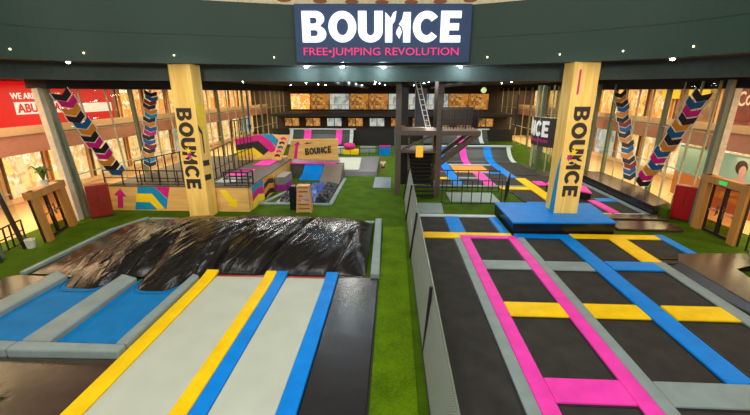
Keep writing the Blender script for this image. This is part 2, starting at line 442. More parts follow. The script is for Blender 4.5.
bed(5.57, 9.42, 3.4, 6.26, 'black bed in front of the wide pale grey cross pad')
bed(7.65, 9.08, 13.05, 15.35, 'black bed between the long blue pad and the short lengthwise yellow pad')
bed(7.74, 9.42, 10.05, 12.35, 'black bed right of the long blue pad, behind the yellow cross pad')
bed(7.78, 9.42, 6.95, 9.33, 'black bed right of the long blue pad, in front of the yellow cross pad')
bed(9.8, 11.25, 13.42, 15.35, 'black bed in the corner by the turf and the dark vinyl platform')

# sloped dark platform on the right edge
r = empty('vinyl_platform', (11.4, 9, 0), 'dark vinyl platform with sloped side, right foreground', 'platform')
zt = .3
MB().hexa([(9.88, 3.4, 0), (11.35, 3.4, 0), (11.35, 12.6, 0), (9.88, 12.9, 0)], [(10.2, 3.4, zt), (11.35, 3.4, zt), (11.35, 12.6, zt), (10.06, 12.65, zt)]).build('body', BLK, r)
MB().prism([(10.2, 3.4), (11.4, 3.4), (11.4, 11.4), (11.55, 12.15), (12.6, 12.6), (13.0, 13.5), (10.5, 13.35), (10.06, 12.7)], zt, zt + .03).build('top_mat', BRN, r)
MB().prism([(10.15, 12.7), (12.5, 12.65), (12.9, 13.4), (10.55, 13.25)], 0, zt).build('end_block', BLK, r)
recentre(r, (11.4, 9, 0))

# blue platform round the right column
r = empty('blue_platform', (7.5, 17.8, 0), 'raised platform with blue top round the right wooden column', 'platform')
MB().prism([(5.25, 15.86), (9.68, 16.06), (10.0, 19.0), (5.25, 18.95)], 0, .52).build('body', BLK, r)
MB().prism([(5.22, 15.83), (9.71, 16.03), (10.03, 19.03), (5.22, 18.98)], .52, .6).build('top_mat', BLU, r, bevel=.02)
recentre(r, (7.5, 17.8, 0))

# steps of black vinyl mats, warm light painted in as brown, behind the yellow pad
tag(MB().box(10.15, 13.0, 16.55, 17.75, 0, .12).build('landing_mat', BRN, bevel=.03), 'brownish black mat on the turf right of the blue platform', 'mat', 'dark mats by the blue platform')
tag(MB().box(10.45, 13.3, 17.95, 18.7, 0, .16).build('landing_mat', BRN, bevel=.03), 'brownish black mat against the pale pad edge of the far court', 'mat', 'dark mats by the blue platform')
# grey wedge behind back row
tag(MB().hexa([(1.2, 18.65, 0), (2.65, 18.65, 0), (2.7, 20.1, 0), (1.2, 20.1, 0)], [(1.22, 18.7, .07), (2.62, 18.7, .07), (2.68, 20.1, .2), (1.22, 20.1, .2)]).build('wedge_mat', GRY, bevel=.015), 'pale grey wedge mat on the turf beside the net fence', 'mat')

# ---------------------------------------------------------------- net fence
r = empty('net_fence', (.97, 13, 0), 'grey net fence on posts between green aisle and trampoline court', 'fence')
MB().hexa([(.80, 3.6, .03), (.81, 3.6, .03), (.69, 21.4, .03), (.68, 21.4, .03)], [(.965, 3.6, 1.66), (.975, 3.6, 1.66), (.975, 21.4, 1.8), (.965, 21.4, 1.8)]).build('net', NET, r)
MB().tube([(.97, 3.6, 1.68), (.97, 21.4, 1.82)], .022).build('top_rail', MULLD, r)
MB().tube([(.8, 3.6, .05), (.68, 21.4, .05)], .018).build('bottom_cable', BLACKMET, r)
for y, xb in ((7.75, .86), (13.3, .76), (17.6, .73), (21.4, .7)): MB().tube([(xb - .07, y, 0), (.90, y, 1.78)], .04).build('post', BLACKMET, r)
n_ = MB().lathe([(.001, 0), (.16, 0), (.16, .01), (.001, .01)], (0, 0, 0)).build('notice', WHITE, r); n_.rotation_euler = (0, -PI / 2, 0); n_.location = (.80, 14.6, .85); n_.scale = (1.6, 1, 1)
for c in r.children:
    c.matrix_parent_inverse = Matrix.Translation((-.97, -13, 0))

# ---------------------------------------------------------------- tumble tracks and pads (left of aisle)
GT = 'pads along the tumble tracks'
slab('track_base', [(-6.3, 3.4), (-.42, 3.4), (-.42, 11.45), (-6.3, 11.45)], 0, .03, RIM)
def ramp_pad(x0, x1, m, label):
    mb = MB(); ys = [3.4, 10.4, 11.0, 11.3, 11.49]; zs = [0, 0, .02, .06, .10]
    vs = []; fs = []
    for y, z in zip(ys, zs): vs += [(x0, y, .03 + z), (x1, y, .03 + z), (x1, y, .13 + z), (x0, y, .13 + z)]
    for i in range(len(ys) - 1):
        for k in range(4): fs.append((i * 4 + k, i * 4 + (k + 1) % 4, i * 4 + 4 + (k + 1) % 4, i * 4 + 4 + k))
    fs += [(3, 2, 1, 0), tuple(len(vs) - 4 + k for k in range(4))]
    mb.add(vs, fs); o = mb.build('track_pad', m, bevel=.025); return tag(o, label, 'safety pad', GT)
ramp_pad(-6.28, -5.86, YEL, 'yellow pad along the left edge of the left cream track')
ramp_pad(-4.22, -3.86, YEL, 'yellow pad in the middle, right edge of the left cream track')
ramp_pad(-3.85, -3.49, BLU, 'blue pad in the middle, left edge of the right cream track')
ramp_pad(-2.18, -1.78, BLU, 'blue pad along the right edge of the right cream track')
for x0, x1, lb in ((-5.85, -4.23, 'left cream tumble track between two yellow pads'), (-3.48, -2.19, 'right cream tumble track between two blue pads')):
    r = empty('tumble_track', ((x0 + x1) / 2, 7, 0), lb, 'tumble track', 'cream tumble tracks')
    MB().box(x0, x1, 3.4, 11.25, .03, .09).build('track_surface', TRACK, r)
    MB().box(x0, x1, 11.25, 11.34, .03, .1).build('end_strip', REDC, r)
    recentre(r, ((x0 + x1) / 2, 7, 0))
tag(MB().box(-1.76, -.45, 3.4, 11.4, .03, .08).build('landing_mat', BLK, bevel=.02), 'long glossy black vinyl mat between right blue pad and aisle', 'mat')

# ---------------------------------------------------------------- big black airbag
def sm(a, b, x):
    t = max(0, min(1, (x - a) / (b - a))); return t * t * (3 - 2 * t)
def yfront(x):
    y = 11.5
    if x < -6.3: y = 11.05 if x > -11.2 else 11.2
    # the pillow bulges forward over each blue bed, and stops against the rails
    for c, w in ((-9.8, .85), (-7.42, .78)):
        q = abs(x - c) / w
        if q < 1: y = min(y, 11.0 - 1.0 * (1 - q ** 5))
    return y
def yback(x):
    return 15.5 + 1.5 * (x + 12.46) / .6 if x < -11.86 else 17.0
NX, NY = 330, 110
mb = MB(); vs = []; fs = []
for j in range(NY + 1):
    for i in range(NX + 1):
        s_ = i / NX; x = -12.45 + 11.58 * s_; t = j / NY
        yf, yb = yfront(x), yback(x); y = yf + (yb - yf) * t
        dl = max(0, x + 12.47)
        ht = .84 * (1 - math.exp(-dl * .52 / .84)) * (1 + .1 * min(1, dl / 4))
        ht = min(ht, .85)
        ht *= 1 - .30 * max(0, (x + 3.2) / 2.35) ** 1.5
        dx = -.85 - x
        if dx < .5: ht *= max(0, dx / .5) ** .45 * .9 + .1
        pr = math.sin(PI * min(1, t / .62) / 2) ** .75 if t < .62 else (1 - ((t - .62) / .38) ** 2.4)
        # seams: two diagonal creases pinch the pillow
        def crease(xa, ya, xb, yb_, w, d):
            ux, uy = xb - xa, yb_ - ya; L = math.hypot(ux, uy); ux /= L; uy /= L
            q = (x - xa) * uy - (y - ya) * ux; p = (x - xa) * ux + (y - ya) * uy
            fade = max(0, min(1, p / .6, (L - p) / .6))
            return d * math.exp(-(q / w) ** 2) * fade
        z = ht * pr
        z -= crease(-4.7, 11.2, -3.2, 16.5, .16, .34) * pr ** .5
        z -= crease(-2.2, 11.2, -1.5, 14.3, .12, .20) * pr ** .5
        z -= crease(-8.1, 10.6, -8.4, 13.5, .35, .12)
        z -= crease(-6.6, 10.8, -5.8, 15, .3, .10)
        # folds running up the slope, slanting to the right
        ang = .42 if x > -9 else .42 + (x + 9) * .17
        a = x * math.cos(ang) - y * math.sin(ang); b_ = x * math.sin(ang) + y * math.cos(ang)
        n1 = noise.noise(Vector((a * 2.3, b_ * .38, 1.7))); n2 = noise.noise(Vector((a * 5.2, b_ * .8, 5.1))); n3 = noise.noise(Vector((a * 11, b_ * 2.2, 9.3)))
        n0 = noise.noise(Vector((x * .55, y * .5, 3.3)))
        env = (1 - .6 * t) * min(1, 5 * t + .1) * min(1, ht / .6)
        w1 = math.sin(a * 9.5 + 3.2 * noise.noise(Vector((a * .8, b_ * .35, 7.7)))) * sm(-.25, .35, noise.noise(Vector((a * .9, b_ * .5, 2.2))) + .05)
        rg = max(0, 1 - abs(noise.noise(Vector((a * 2.6, b_ * .45, 8.8)))) * 7) ** 2 + .7 * max(0, 1 - abs(noise.noise(Vector((a * 4.6, b_ * .9, 4.4)))) * 6) ** 2
        z += .05 * n0 * pr + (.016 * w1 + .030 * n1 + .010 * n2 + .030 * rg) * env
        if t in (0, 1): z = 0.02 if t else (.115 if -10.7 < x < -6.6 else .05)
        vs.append((x, y, max(.02, z)))
for j in range(NY):
    for i in range(NX):
        q = j * (NX + 1) + i; fs.append((q, q + 1, q + NX + 2, q + NX + 1))
mb.add(vs, fs)
bag = tag(mb.build('airbag', BAGM, smooth=True), 'huge wrinkled glossy black airbag behind tumble tracks and blue trampolines', 'airbag')
# grey border of the airbag pit
r = empty('airbag_border', (-7, 17.3, 0), 'grey padded border round the back and sides of the big black airbag', 'border pad')
def border(pts, w, h, m, name, parent):
    for a, b in zip(pts, pts[1:]):
        a = Vector(a); b = Vector(b); d = (b - a).normalized(); nn = Vector((-d.y, d.x))
        MB().prism([tuple(a - nn * w / 2), tuple(b - nn * w / 2), tuple(b + nn * w / 2), tuple(a + nn * w / 2)], 0, h).build(name, m, parent, bevel=.02)
border([(-12.62, 11.2), (-12.6, 15.4), (-12.0, 17.2)], .2, .12, GRY, 'side_pad', r)
border([(-11.9, 17.18), (-.85, 17.18)], .22, .07, GRY, 'back_pad', r)
border([(-.65, 17.3), (-.55, 11.45)], .30, .2, GRY, 'side_pad', r)
recentre(r, (-7, 17.3, 0))

# ---------------------------------------------------------------- blue trampolines at left
GF = 'grey framed blue trampolines by the airbag'
r = empty('trampoline', (-7.3, 8.7, 0), 'blue canvas trampoline beside the left yellow pad', 'trampoline', GF)
MB().prism([(-8.22, 7.46), (-6.62, 7.46), (-6.62, 10.9), (-8.22, 10.9)], .02, .10).build('jump_mat', BLUEBED, r)
recentre(r, (-7.3, 8.7, 0))
r = empty('trampoline', (-10, 8.7, 0), 'blue canvas trampoline at the left edge beside the dark mats', 'trampoline', GF)
MB().prism([(-10.7, 7.46), (-8.98, 7.46), (-8.92, 10.9), (-10.62, 10.9)], .02, .10).build('jump_mat', BLUEBED, r)
recentre(r, (-10, 8.7, 0))
GR = 'thick grey rails of the blue trampolines'
def rail(poly, label):
    o = MB().prism(poly, .0, .25).build('rail_pad', GRY, bevel=.05, seg=3); return tag(o, label, 'rail pad', GR)
rail([(-8.96, 7.46), (-8.24, 7.46), (-8.24, 10.75), (-8.90, 11.0)], 'thick grey rail between the two blue trampolines')
rail([(-6.6, 7.46), (-6.31, 7.46), (-6.31, 11.0), (-6.58, 11.15)], 'grey rail between blue trampoline and yellow pad')
rail([(-11.3, 7.46), (-10.72, 7.46), (-10.64, 10.8), (-11.3, 11.15)], 'thick grey rail on the outer left side of the blue trampolines')
rail([(-9.0, 7.1), (-6.31, 7.17), (-6.31, 7.45), (-9.0, 7.45)], 'grey front rail of the right blue trampoline')
rail([(-11.5, 7.06), (-9.02, 7.1), (-9.02, 7.45), (-11.5, 7.45)], 'grey front rail of the left blue trampoline')
tag(MB().prism([(-7.75, 3.4), (-6.32, 3.4), (-6.32, 7.12), (-11.5, 7.02), (-11.3, 5.95), (-7.8, 5.9)], 0, .06).build('floor_mat', BRN, bevel=.02), 'brownish black vinyl mat in front of the blue trampolines', 'mat', 'dark vinyl floor mats at left')
tag(MB().prism([(-13.1, 8.0), (-11.34, 7.5), (-11.34, 10.95), (-12.5, 11.05), (-12.85, 10.9)], 0, .1).build('floor_mat', BRN, bevel=.03), 'brownish black vinyl mat left of the blue trampolines by the turf', 'mat', 'dark vinyl floor mats at left')

# ---------------------------------------------------------------- wooden columns
def column(x0, x1, y0, y1, z0, z1, label):
    r = empty('wooden_column', ((x0 + x1) / 2, (y0 + y1) / 2, z0), label, 'column', 'pine clad columns')
    MB().box(x0, x1, y0, y1, z0, z1).build('cladding', PINE, r, bevel=.01)
    return r
CT = 7.2
cl = column(-10.05, -9.05, 17.5, 18.42, 0, CT, 'left pine clad column behind the black airbag')
bounce(cl, INK, (-9.96, 17.495, 5.30), (0, 0, -1), (1, 0, 0), 3.80, .70)
# splash marks on its right side
MB().plate([(-9.05, 17.6, 5.6), (-9.05, 18.2, 5.35), (-9.05, 18.1, 4.2), (-9.05, 17.75, 4.6)], (1, 0, 0), .012).build('yellow_splash', YPR, cl)
MB().plate([(-9.05, 17.52, 4.55), (-9.05, 17.85, 4.2), (-9.05, 17.85, 3.2), (-9.05, 17.75, 3.2), (-9.05, 17.75, 4.1), (-9.05, 17.52, 4.3)], (1, 0, 0), .012).build('black_stripe', BPR, cl)
for z in (1.9, 2.6): MB().plate([(-9.05, 17.55, z), (-9.05, 18.15, z - .05), (-9.05, 18.15, z + .22), (-9.05, 17.55, z + .27)], (1, 0, 0), .012).build('black_dash', BPR, cl)
def star(parent, x, y, z, m, k):
    pts = []
    for i in range(12):
        rr = (.17 if i % 2 == 0 else .07) * k; a = i * PI / 6 + .3
        pts.append((x + rr * math.cos(a), y, z + rr * 1.2 * math.sin(a)))
    MB().plate(pts, (0, -1, 0), .01).build('splash', m, parent)
star(cl, -9.66, 17.484, 3.35, YPR, 1.0); star(cl, -9.62, 17.474, 3.1, MAG, .8)
cr = column(7.5, 8.55, 17.2, 18.25, .605, CT, 'right pine clad column standing on the blue platform')
bounce(cr, INK, (7.74, 17.195, 5.40), (0, 0, -1), (1, 0, 0), 3.98, .66)
star(cr, 7.98, 17.184, 3.45, YPR, 1.0); star(cr, 7.82, 17.174, 3.2, MAG, .9)
MB().plate([(7.5, 17.25, .62), (7.5, 17.75, .62), (7.5, 17.5, 2.6), (7.5, 17.25, 3.4)], (-1, 0, 0), .012).build('cyan_stripe', CYA, cr)
MB().box(7.72, 7.80, 17.188, 17.2, 5.9, 6.9).build('magenta_stripe', MAG, cr)
for c in (cl, cr):
    for ch in c.children: ch.matrix_parent_inverse = Matrix.Translation(-c.location)

# ---------------------------------------------------------------- fascia ring overhead
def spline(pts, n=8):
    out = []
    P = [pts[0]] + pts + [pts[-1]]
    for i in range(1, len(P) - 2):
        p0, p1, p2, p3 = (Vector(q) for q in P[i - 1:i + 3])
        for k in range(n):
            t = k / n
            out.append(.5 * ((2 * p1) + (p2 - p0) * t + (2 * p0 - 5 * p1 + 4 * p2 - p3) * t * t + (3 * p1 - p0 - 3 * p2 + p3) * t ** 3))
    out.append(Vector(pts[-1]))
    return out
RING = spline([(-15.6, 6), (-15.5, 11.0), (-14.4, 14.2), (-12.6, 16.0), (-9.0, 17.35), (-4.4, 18.75), (-.6, 19.35), (2.9, 19.2), (6.3, 17.9), (8.6, 16.5), (10.4, 14.8), (11.5, 12.3), (11.9, 9), (12.0, 6)])
def offset(pts, d):
    out = []
    for i, p in enumerate(pts):
        t = (pts[min(i + 1, len(pts) - 1)] - pts[max(i - 1, 0)]).normalized()
        out.append(p + Vector((-t.y, t.x)) * d)     # + is away from the atrium
    return out
def ribbon(name, inner, outer, z0, z1, m):
    mb = MB(); n = len(inner)
    vs = [(p.x, p.y, z0) for p in inner] + [(p.x, p.y, z1) for p in inner] + [(p.x, p.y, z0) for p in outer] + [(p.x, p.y, z1) for p in outer]
    fs = []
    for i in range(n - 1):
        fs += [(i, i + 1, n + i + 1, n + i), (2 * n + i, 3 * n + i, 3 * n + i + 1, 2 * n + i + 1), (n + i, n + i + 1, 3 * n + i + 1, 3 * n + i), (i, 2 * n + i, 2 * n + i + 1, i + 1)]
    fs += [(0, n, 3 * n, 2 * n), (n - 1, 3 * n - 1, 4 * n - 1, 2 * n - 1)]
    mb.add(vs, fs); return struct(mb.build(name, m))
ribbon('trim_1', RING, offset(RING, .35), 7.2, 9.74, GREENMET)
for k, z in enumerate((8.35,)):
    ribbon('trim_2', offset(RING, -.012), RING, z, z + .03, mat('panel_joint', (26, 52, 43), .6))
ribbon('trim_3', offset(RING, .02), offset(RING, 2.6), 7.2 + .02, 7.4, mat('soffit_brown', (62, 50, 44), .7))
ribbon('trim_4', offset(RING, 1.75), offset(RING, 2.1), 6.52, 7.24, mat('inner_band', (54, 70, 65), .6))
bal = ribbon('trim_5', offset(RING, .25), offset(RING, .6), 9.74, 11.6, mat('cream_balcony', (215, 205, 165), .6))
for i in range(24, 74, 3):
    q = offset(RING, .24)[i]; t_ = (RING[i + 1] - RING[i - 1]).normalized()
    MB().plate([(q.x + t_.x * .32 * math.cos(a_), q.y + t_.y * .32 * math.cos(a_), 9.98 + .1 * math.sin(a_)) for a_ in [k_ * PI / 6 for k_ in range(12)]], (t_.y, -t_.x, 0), .012).build('oval_cutout', mat('cutout_brown', (140, 80, 40), .6), bal)
# pin studs along the lower edge of the fascia
for i in range(10, len(RING) - 14, 7):
    p = RING[i]; t = (RING[i + 1] - RING[i - 1]).normalized(); q = p + Vector((t.y, -t.x)) * .02
    tag(MB().lathe([(.001, -.03), (.02, -.025), (.03, 0), (.02, .025), (.001, .03)], (q.x, q.y, 7.52)).build('stud_light', LAMPW, smooth=True), 'tiny pin light on the lower edge of the green fascia', 'light', 'pin lights on the green fascia')
# downlights under the fascia
def downlight(x, y, z, r, label, group, m=LAMP):
    e_ = empty('downlight', (x, y, z), label, 'light', group)
    MB().lathe([(r * .72, -.012), (r, -.03), (r * 1.18, -.02), (r * 1.2, 0), (r * .72, 0)]).build('trim_ring', CHROME, e_)
    MB().lathe([(.001, -.09), (r * .4, -.08), (r * .7, -.02), (r * .7, 0), (.001, 0)], seg=12).build('lens', m, e_)
    return e_
DL = [(298, -4.25, 19.3), (334, -2.55, 19.75), (384, -.55, 20.0), (463, 3.2, 19.75)]
for (px, x, y), lb in zip(DL, ('leftmost bright downlight under the lit sign', 'second bright downlight from the left under the lit sign', 'bright downlight below the middle of the lit sign', 'bright downlight below the right end of the lit sign')):
    downlight(x, y, 7.2, .13, lb, 'downlights under the fascia')
    sp = bpy.data.lights.new('downlight_beam', 'POINT'); sp.energy = 75; sp.color = (.72, .92, 1.0); sp.shadow_soft_size = .1
    so = bpy.data.objects.new('downlight_beam', sp); so.location = (x, y + .35, 7.05); COL.objects.link(so)
downlight(-13.3, 15.95, 7.2, .13, 'bright downlight under the fascia above the red sign', 'downlights under the fascia')
downlight(10.2, 15.45, 7.2, .13, 'bright downlight under the fascia right of the right column', 'downlights under the fascia')

# the lit sign on the fascia
sg = empty('lit_sign', (-.6, 19.2, 8.4), 'large lit BOUNCE sign with pink FREE-JUMPING REVOLUTION on the green fascia', 'sign')
a0, a1 = Vector((-4.72, 18.42)), Vector((3.5, 18.78))
ux = Vector((a1.x - a0.x, a1.y - a0.y, 0)).normalized(); nrm = Vector((ux.y, -ux.x, 0)); SW = (a1 - a0).length
P0 = Vector((a0.x, a0.y, 0))
mb = MB()
M4 = Matrix.Translation(P0) @ Matrix((ux.to_4d(), (-nrm).to_4d(), (0, 0, 1, 0), (0, 0, 0, 1))).transposed().to_4x4()
M4 = Matrix(((ux.x, -nrm.x, 0, P0.x), (ux.y, -nrm.y, 0, P0.y), (0, 0, 1, 0), (0, 0, 0, 1)))
mb.box(.25, SW - .1, 0, .5, 7.3, 9.72, None, M4); mb.build('panel', mat('navy_sign_panel', (16, 58, 104), .45, .04), sg)
SIGNW = emit('sign_white', (250, 252, 255), 1.15); SIGNP = emit('sign_pink', (235, 50, 125), .9)
bounce(sg, SIGNW, P0 + ux * .58 + nrm * .05 + Vector((0, 0, 8.14)), ux, (0, 0, 1), SW - 1.15, 1.28, .08)
words('FREE\u2022JUMPING REVOLUTION', .0, 'slogan_letter', SIGNP, sg, P0 + ux * .6 + nrm * .04 + Vector((0, 0, 7.5)), ux, (0, 0, 1), SW - 1.2, .42, depth=.05)
recentre(sg, (-.6, 19.2, 8.4))

# ---------------------------------------------------------------- hall ceiling
slab('ceiling', [(-24, 19.5), (-12, 19.5), (-9, 20.2), (-4, 21.6), (0, 22.0), (4, 21.6), (8, 19.8), (12, 16), (23, 16), (23, 60), (-24, 60)], 6.85, 7.0, DARKCEIL)
for x0, x1, y0, y1 in ((-16.6, -15.62, 17.2, 57), (15.12, 16, 17.6, 57)):
    slab('beam_west' if x0 < 0 else 'beam_east', [(x0, y0), (x1, y0), (x1, y1), (x0, y1)], 6.15, 6.85, DARKCEIL)
GC = 'small downlights in the dark hall ceiling'
k = 0
for y in (25, 29, 33.5, 38, 43, 48):
    for x in (-12, -8.6, -5.2, -1.5, 2.6, 6.4, 10.2):
        if random.random() < .3: continue
        downlight(x + random.uniform(-.6, .6), y + random.uniform(-1, 1), 6.85, .10, 'small round downlight in the dark hall ceiling', GC, LAMP)
# ducts
for x in (-3.6, 5.0):
    tag(MB().tube([(x, 22.6, 6.64), (x, 54, 6.64)], .21, seg=12).build('air_duct', mat('duct_grey', (58, 62, 66), .5), smooth=True), 'round grey air duct under the ceiling %s of the tower' % ('left' if x < 0 else 'right'), 'duct')

# ---------------------------------------------------------------- glass walls
def facade(name, pts, z1, lean, step, big, thick=.08, trans=(2.1, 4.15), mat_=MULL):
    """glass wall following a plan polyline; mullions and transoms are its children; the pane is its own mesh"""
    pts = [Vector(p) for p in pts]
    def at(d):
        for a, b, l in zip(pts, pts[1:], lean):
            L = (b - a).length
            if d <= L + 1e-6:
                t = d / L; i = pts.index(a)
                ln = lean[i] + (lean[i + 1] - lean[i]) * t
                return a.lerp(b, t), ln
            d -= L
        return pts[-1], lean[-1]
    sgn = -1 if pts[0].x < 0 else 1
    total = sum((b - a).length for a, b in zip(pts, pts[1:]))
    mb = MB(); n = max(2, int(total / .8)); vs = []
    for i in range(n + 1):
        p, ln = at(total * i / n); vs += [(p.x, p.y, 0), (p.x + sgn * ln, p.y, z1)]
    mb.add(vs, [(2 * i, 2 * i + 2, 2 * i + 3, 2 * i + 1) for i in range(n)])
    w = struct(mb.build(name, GLASS))
    d = 0.0; j = 0
    while d <= total:
        p, ln = at(d)
        th = thick * (2.6 if j % big == 0 else 1)
        MB().bar((p.x, p.y, 0), (p.x + sgn * ln, p.y, z1), th, None).build('mullion', mat_ if j % big else MULLD, w)
        d += step; j += 1
    for z in trans:
        q = []
        for i in range(n + 1):
            p, ln = at(total * i / n); q.append((p.x + sgn * ln * z / z1, p.y, z))
        MB().tube(q, .035, None, 4).build('transom', mat_, w)
    return w
facade('window_1', [(-14.1, 9.0), (-14.5, 11.5), (-14.95, 13.9)], 6.9, [.9, .9, .9], 1.15, 3)
facade('window_2', [(-15.25, 17.5), (-15.3, 18.0), (-15.5, 20.5), (-15.7, 24), (-15.7, 57)], 6.5, [.75, .75, .6, .15, 0], 1.9, 3, .075)
facade('window_3', [(13.2, 9.0), (13.9, 14.8)], 6.9, [.1, .1], 1.3, 3)
facade('window_4', [(14.2, 17.7), (14.75, 19.0), (15.2, 23), (15.2, 28.9)], 6.5, [.15, .15, .1, 0], 1.3, 4)
facade('window_5', [(15.2, 34.6), (15.0, 40), (15.0, 57)], 6.5, [0, 0, 0], 2.3, 4, .07)
DR = [(14.5 + 3.14 * math.cos(math.radians(a)), 31.4 + 3.14 * math.sin(math.radians(a))) for a in range(-95, -291, -12)]
facade('window_6', DR, 6.5, [0] * len(DR), 1.0, 4)
# thick leaning corner posts where the doors' bays end
for nm, a, b in (('trim_6', (-15.3, 16.9, 0), (-16.0, 17.1, 6.15)), ('trim_7', (14.5, 17.7, 0), (14.6, 17.7, 6.15))):
    struct(MB().bar(a, b, .28).build(nm, mat('pale_post', (205, 200, 180), .4)))
    struct(MB().bar((a[0], a[1] + .34, 0), (b[0], b[1] + .4, 6.15), .12).build('trim_8', MULLD))

# banner wrapped round the drum
bn = empty('wrapped_banner', (12.2, 31.2, 2.1), 'black wrapped BOUNCE banner on the curved glass drum behind right column', 'banner')
def on_drum(ang, z, rr=3.2): return Vector((14.5 + rr * math.cos(ang), 31.4 + rr * math.sin(ang), z))
ANG0, ANG1 = math.radians(-248), math.radians(-140)
mb = MB(); n = 26
vs = []
for i in range(n + 1):
    a = ANG0 + (ANG1 - ANG0) * i / n
    vs += [on_drum(a, 1.95), on_drum(a, 4.1), on_drum(a, 4.1, 3.24), on_drum(a, 1.95, 3.24)]
fs = [(i * 4 + k, i * 4 + (k + 1) % 4, i * 4 + 4 + (k + 1) % 4, i * 4 + 4 + k) for i in range(n) for k in range(4)] + [(3, 2, 1, 0), tuple(n * 4 + k for k in range(4))]
mb.add(vs, fs); mb.build('banner_sheet', mat('banner_black', (34, 26, 30), .5), bn)
bounce(bn, emit('banner_white', (235, 235, 230), .5), (0, 0, 0), (1, 0, 0), (0, 0, 1), 4.9, 1.2, .02,
       warp=lambda a, b, c: on_drum(math.radians(-240) + a / 3.1, 2.68 + b, 3.255 + c))
words('FREE-JUMPING REVOLUTION', .02, 'slogan_letter', emit('banner_pink', (200, 30, 120), .4), bn, (0, 0, 0), (1, 0, 0), (0, 0, 1), 4.9, .28,
           warp=lambda a, b, c: on_drum(math.radians(-240) + a / 3.1, 2.2 + b, 3.255 + c))
recentre(bn, (12.2, 31.2, 2.1))

# ---------------------------------------------------------------- chevron garlands on the glass
def garland(p0, p1, n, w, cols, label, nrm):
    p0 = Vector(p0); p1 = Vector(p1); d = (p1 - p0); L = d.length; d.normalize()
    nv = Vector(nrm); side = d.cross(nv).normalized()
    if side.y < 0: side = -side
    r = empty('chevron_garland', p1, label, 'garland', 'chevron garlands on the glass walls')
    s = L / n
    for i in range(n):
        c = p0 + d * (i + .5) * s + side * .06 * math.sin(i * 1.7)
        a = s * .43; tip = s * .6
        pts = [c - d * a - side * w / 2, c - d * a + d * tip, c - d * a + side * w / 2, c + d * a + side * w / 2, c + d * a + d * tip, c + d * a - side * w / 2]
        edge = [p + (p - c) * .12 for p in pts]
        m = cols[i % len(cols)]
        o = MB().plate(edge, nv, .01).build('chevron_border', WHITE, None)
        k = MB().plate(pts, nv, .022).build('chevron', m, r)
        k.matrix_parent_inverse = Matrix.Translation(-p1)
        o.parent = k
    return r
CC = [BPR, MAG, OPR, BPR, DBPR, OPR, BPR, MAG]
garland((-15.1, 17.2, 6.1), (-15.1, 19.8, 1.75), 13, .68, CC, 'chevron garland nearest the left doors, slanting down the left glass wall', (.62, -.78, 0))
garland((-15.1, 24.0, 6.1), (-15.1, 22.6, 1.7), 17, .66, [BPR, DBPR, RUST, BPR, OPR, CYA, BPR, OPR, DBPR, MAG], 'chevron garland hanging just left of the left wooden column', (.62, -.78, 0))
garland((14.7, 26.6, 6.1), (14.7, 23.75, .95), 17, .66, [BPR, OPR, BPR, DBPR, OPR, BPR, RUST, DBPR], 'chevron garland hanging just right of the right wooden column', (-.62, -.78, 0))
garland((14.3, 19.0, 6.1), (14.35, 22.1, .95), 14, .68, [BPR, DBPR, MAG, BPR, OPR, DBPR, BPR, OPR, DBPR, MAG, DBPR, OPR, MAG, BPR], 'chevron garland nearest the right doors, slanting down the right glass wall', (-.62, -.78, 0))
# long blue arrows on the far glass
for x, y, lb, s in ((-15.6, 41.3, 'tall blue arrow on the far part of the left glass wall', 1), (14.99, 48.4, 'tall blue arrow pointing down on the far part of the right glass wall', -1)):
    o = MB().plate([(x, y - .22, 5.7), (x, y + .22, 5.7), (x, y + .22, 2.6), (x, y + .6, 2.6), (x, y, 1.7), (x, y - .6, 2.6), (x, y - .22, 2.6)], (s, 0, 0), .03).build('arrow_decal', mat('arrow_blue', (10, 80, 130), .5))
    tag(o, lb, 'arrow', 'blue arrows on the glass walls')

# ---------------------------------------------------------------- mall beyond the glass
RW = [(255, 205, 120), (250, 170, 60), (230, 120, 40), (255, 225, 170), (190, 90, 40), (255, 190, 90)]
SH_UP = shop_glow('upper_shop_glow', RW, 1.25, (2.2, 2.2, 1.6))
SH_FAR = shop_glow('far_shop_glow', [(60, 36, 20), (250, 160, 50), (120, 60, 24), (255, 200, 110), (200, 90, 30)], .55, (2.4, 2.4, 2.4))
SH_LO = shop_glow('lower_shop_glow', [(255, 215, 140), (255, 190, 90), (240, 200, 150), (210, 140, 70), (255, 235, 190), (235, 170, 90)], 1.1, (2.0, 2.0, 1.4))
SH_CO = shop_glow('cool_shop_glow', [(235, 240, 230), (190, 220, 220), (250, 240, 210), (120, 140, 140), (220, 230, 235)], .55, (1.2, 1.2, .9))
SH_DK = shop_glow('dim_shop_goods', [(120, 40, 30), (60, 50, 40), (170, 90, 40), (190, 60, 40), (90, 70, 60), (220, 160, 80)], .55, (2.2, 2.2, 2.0))
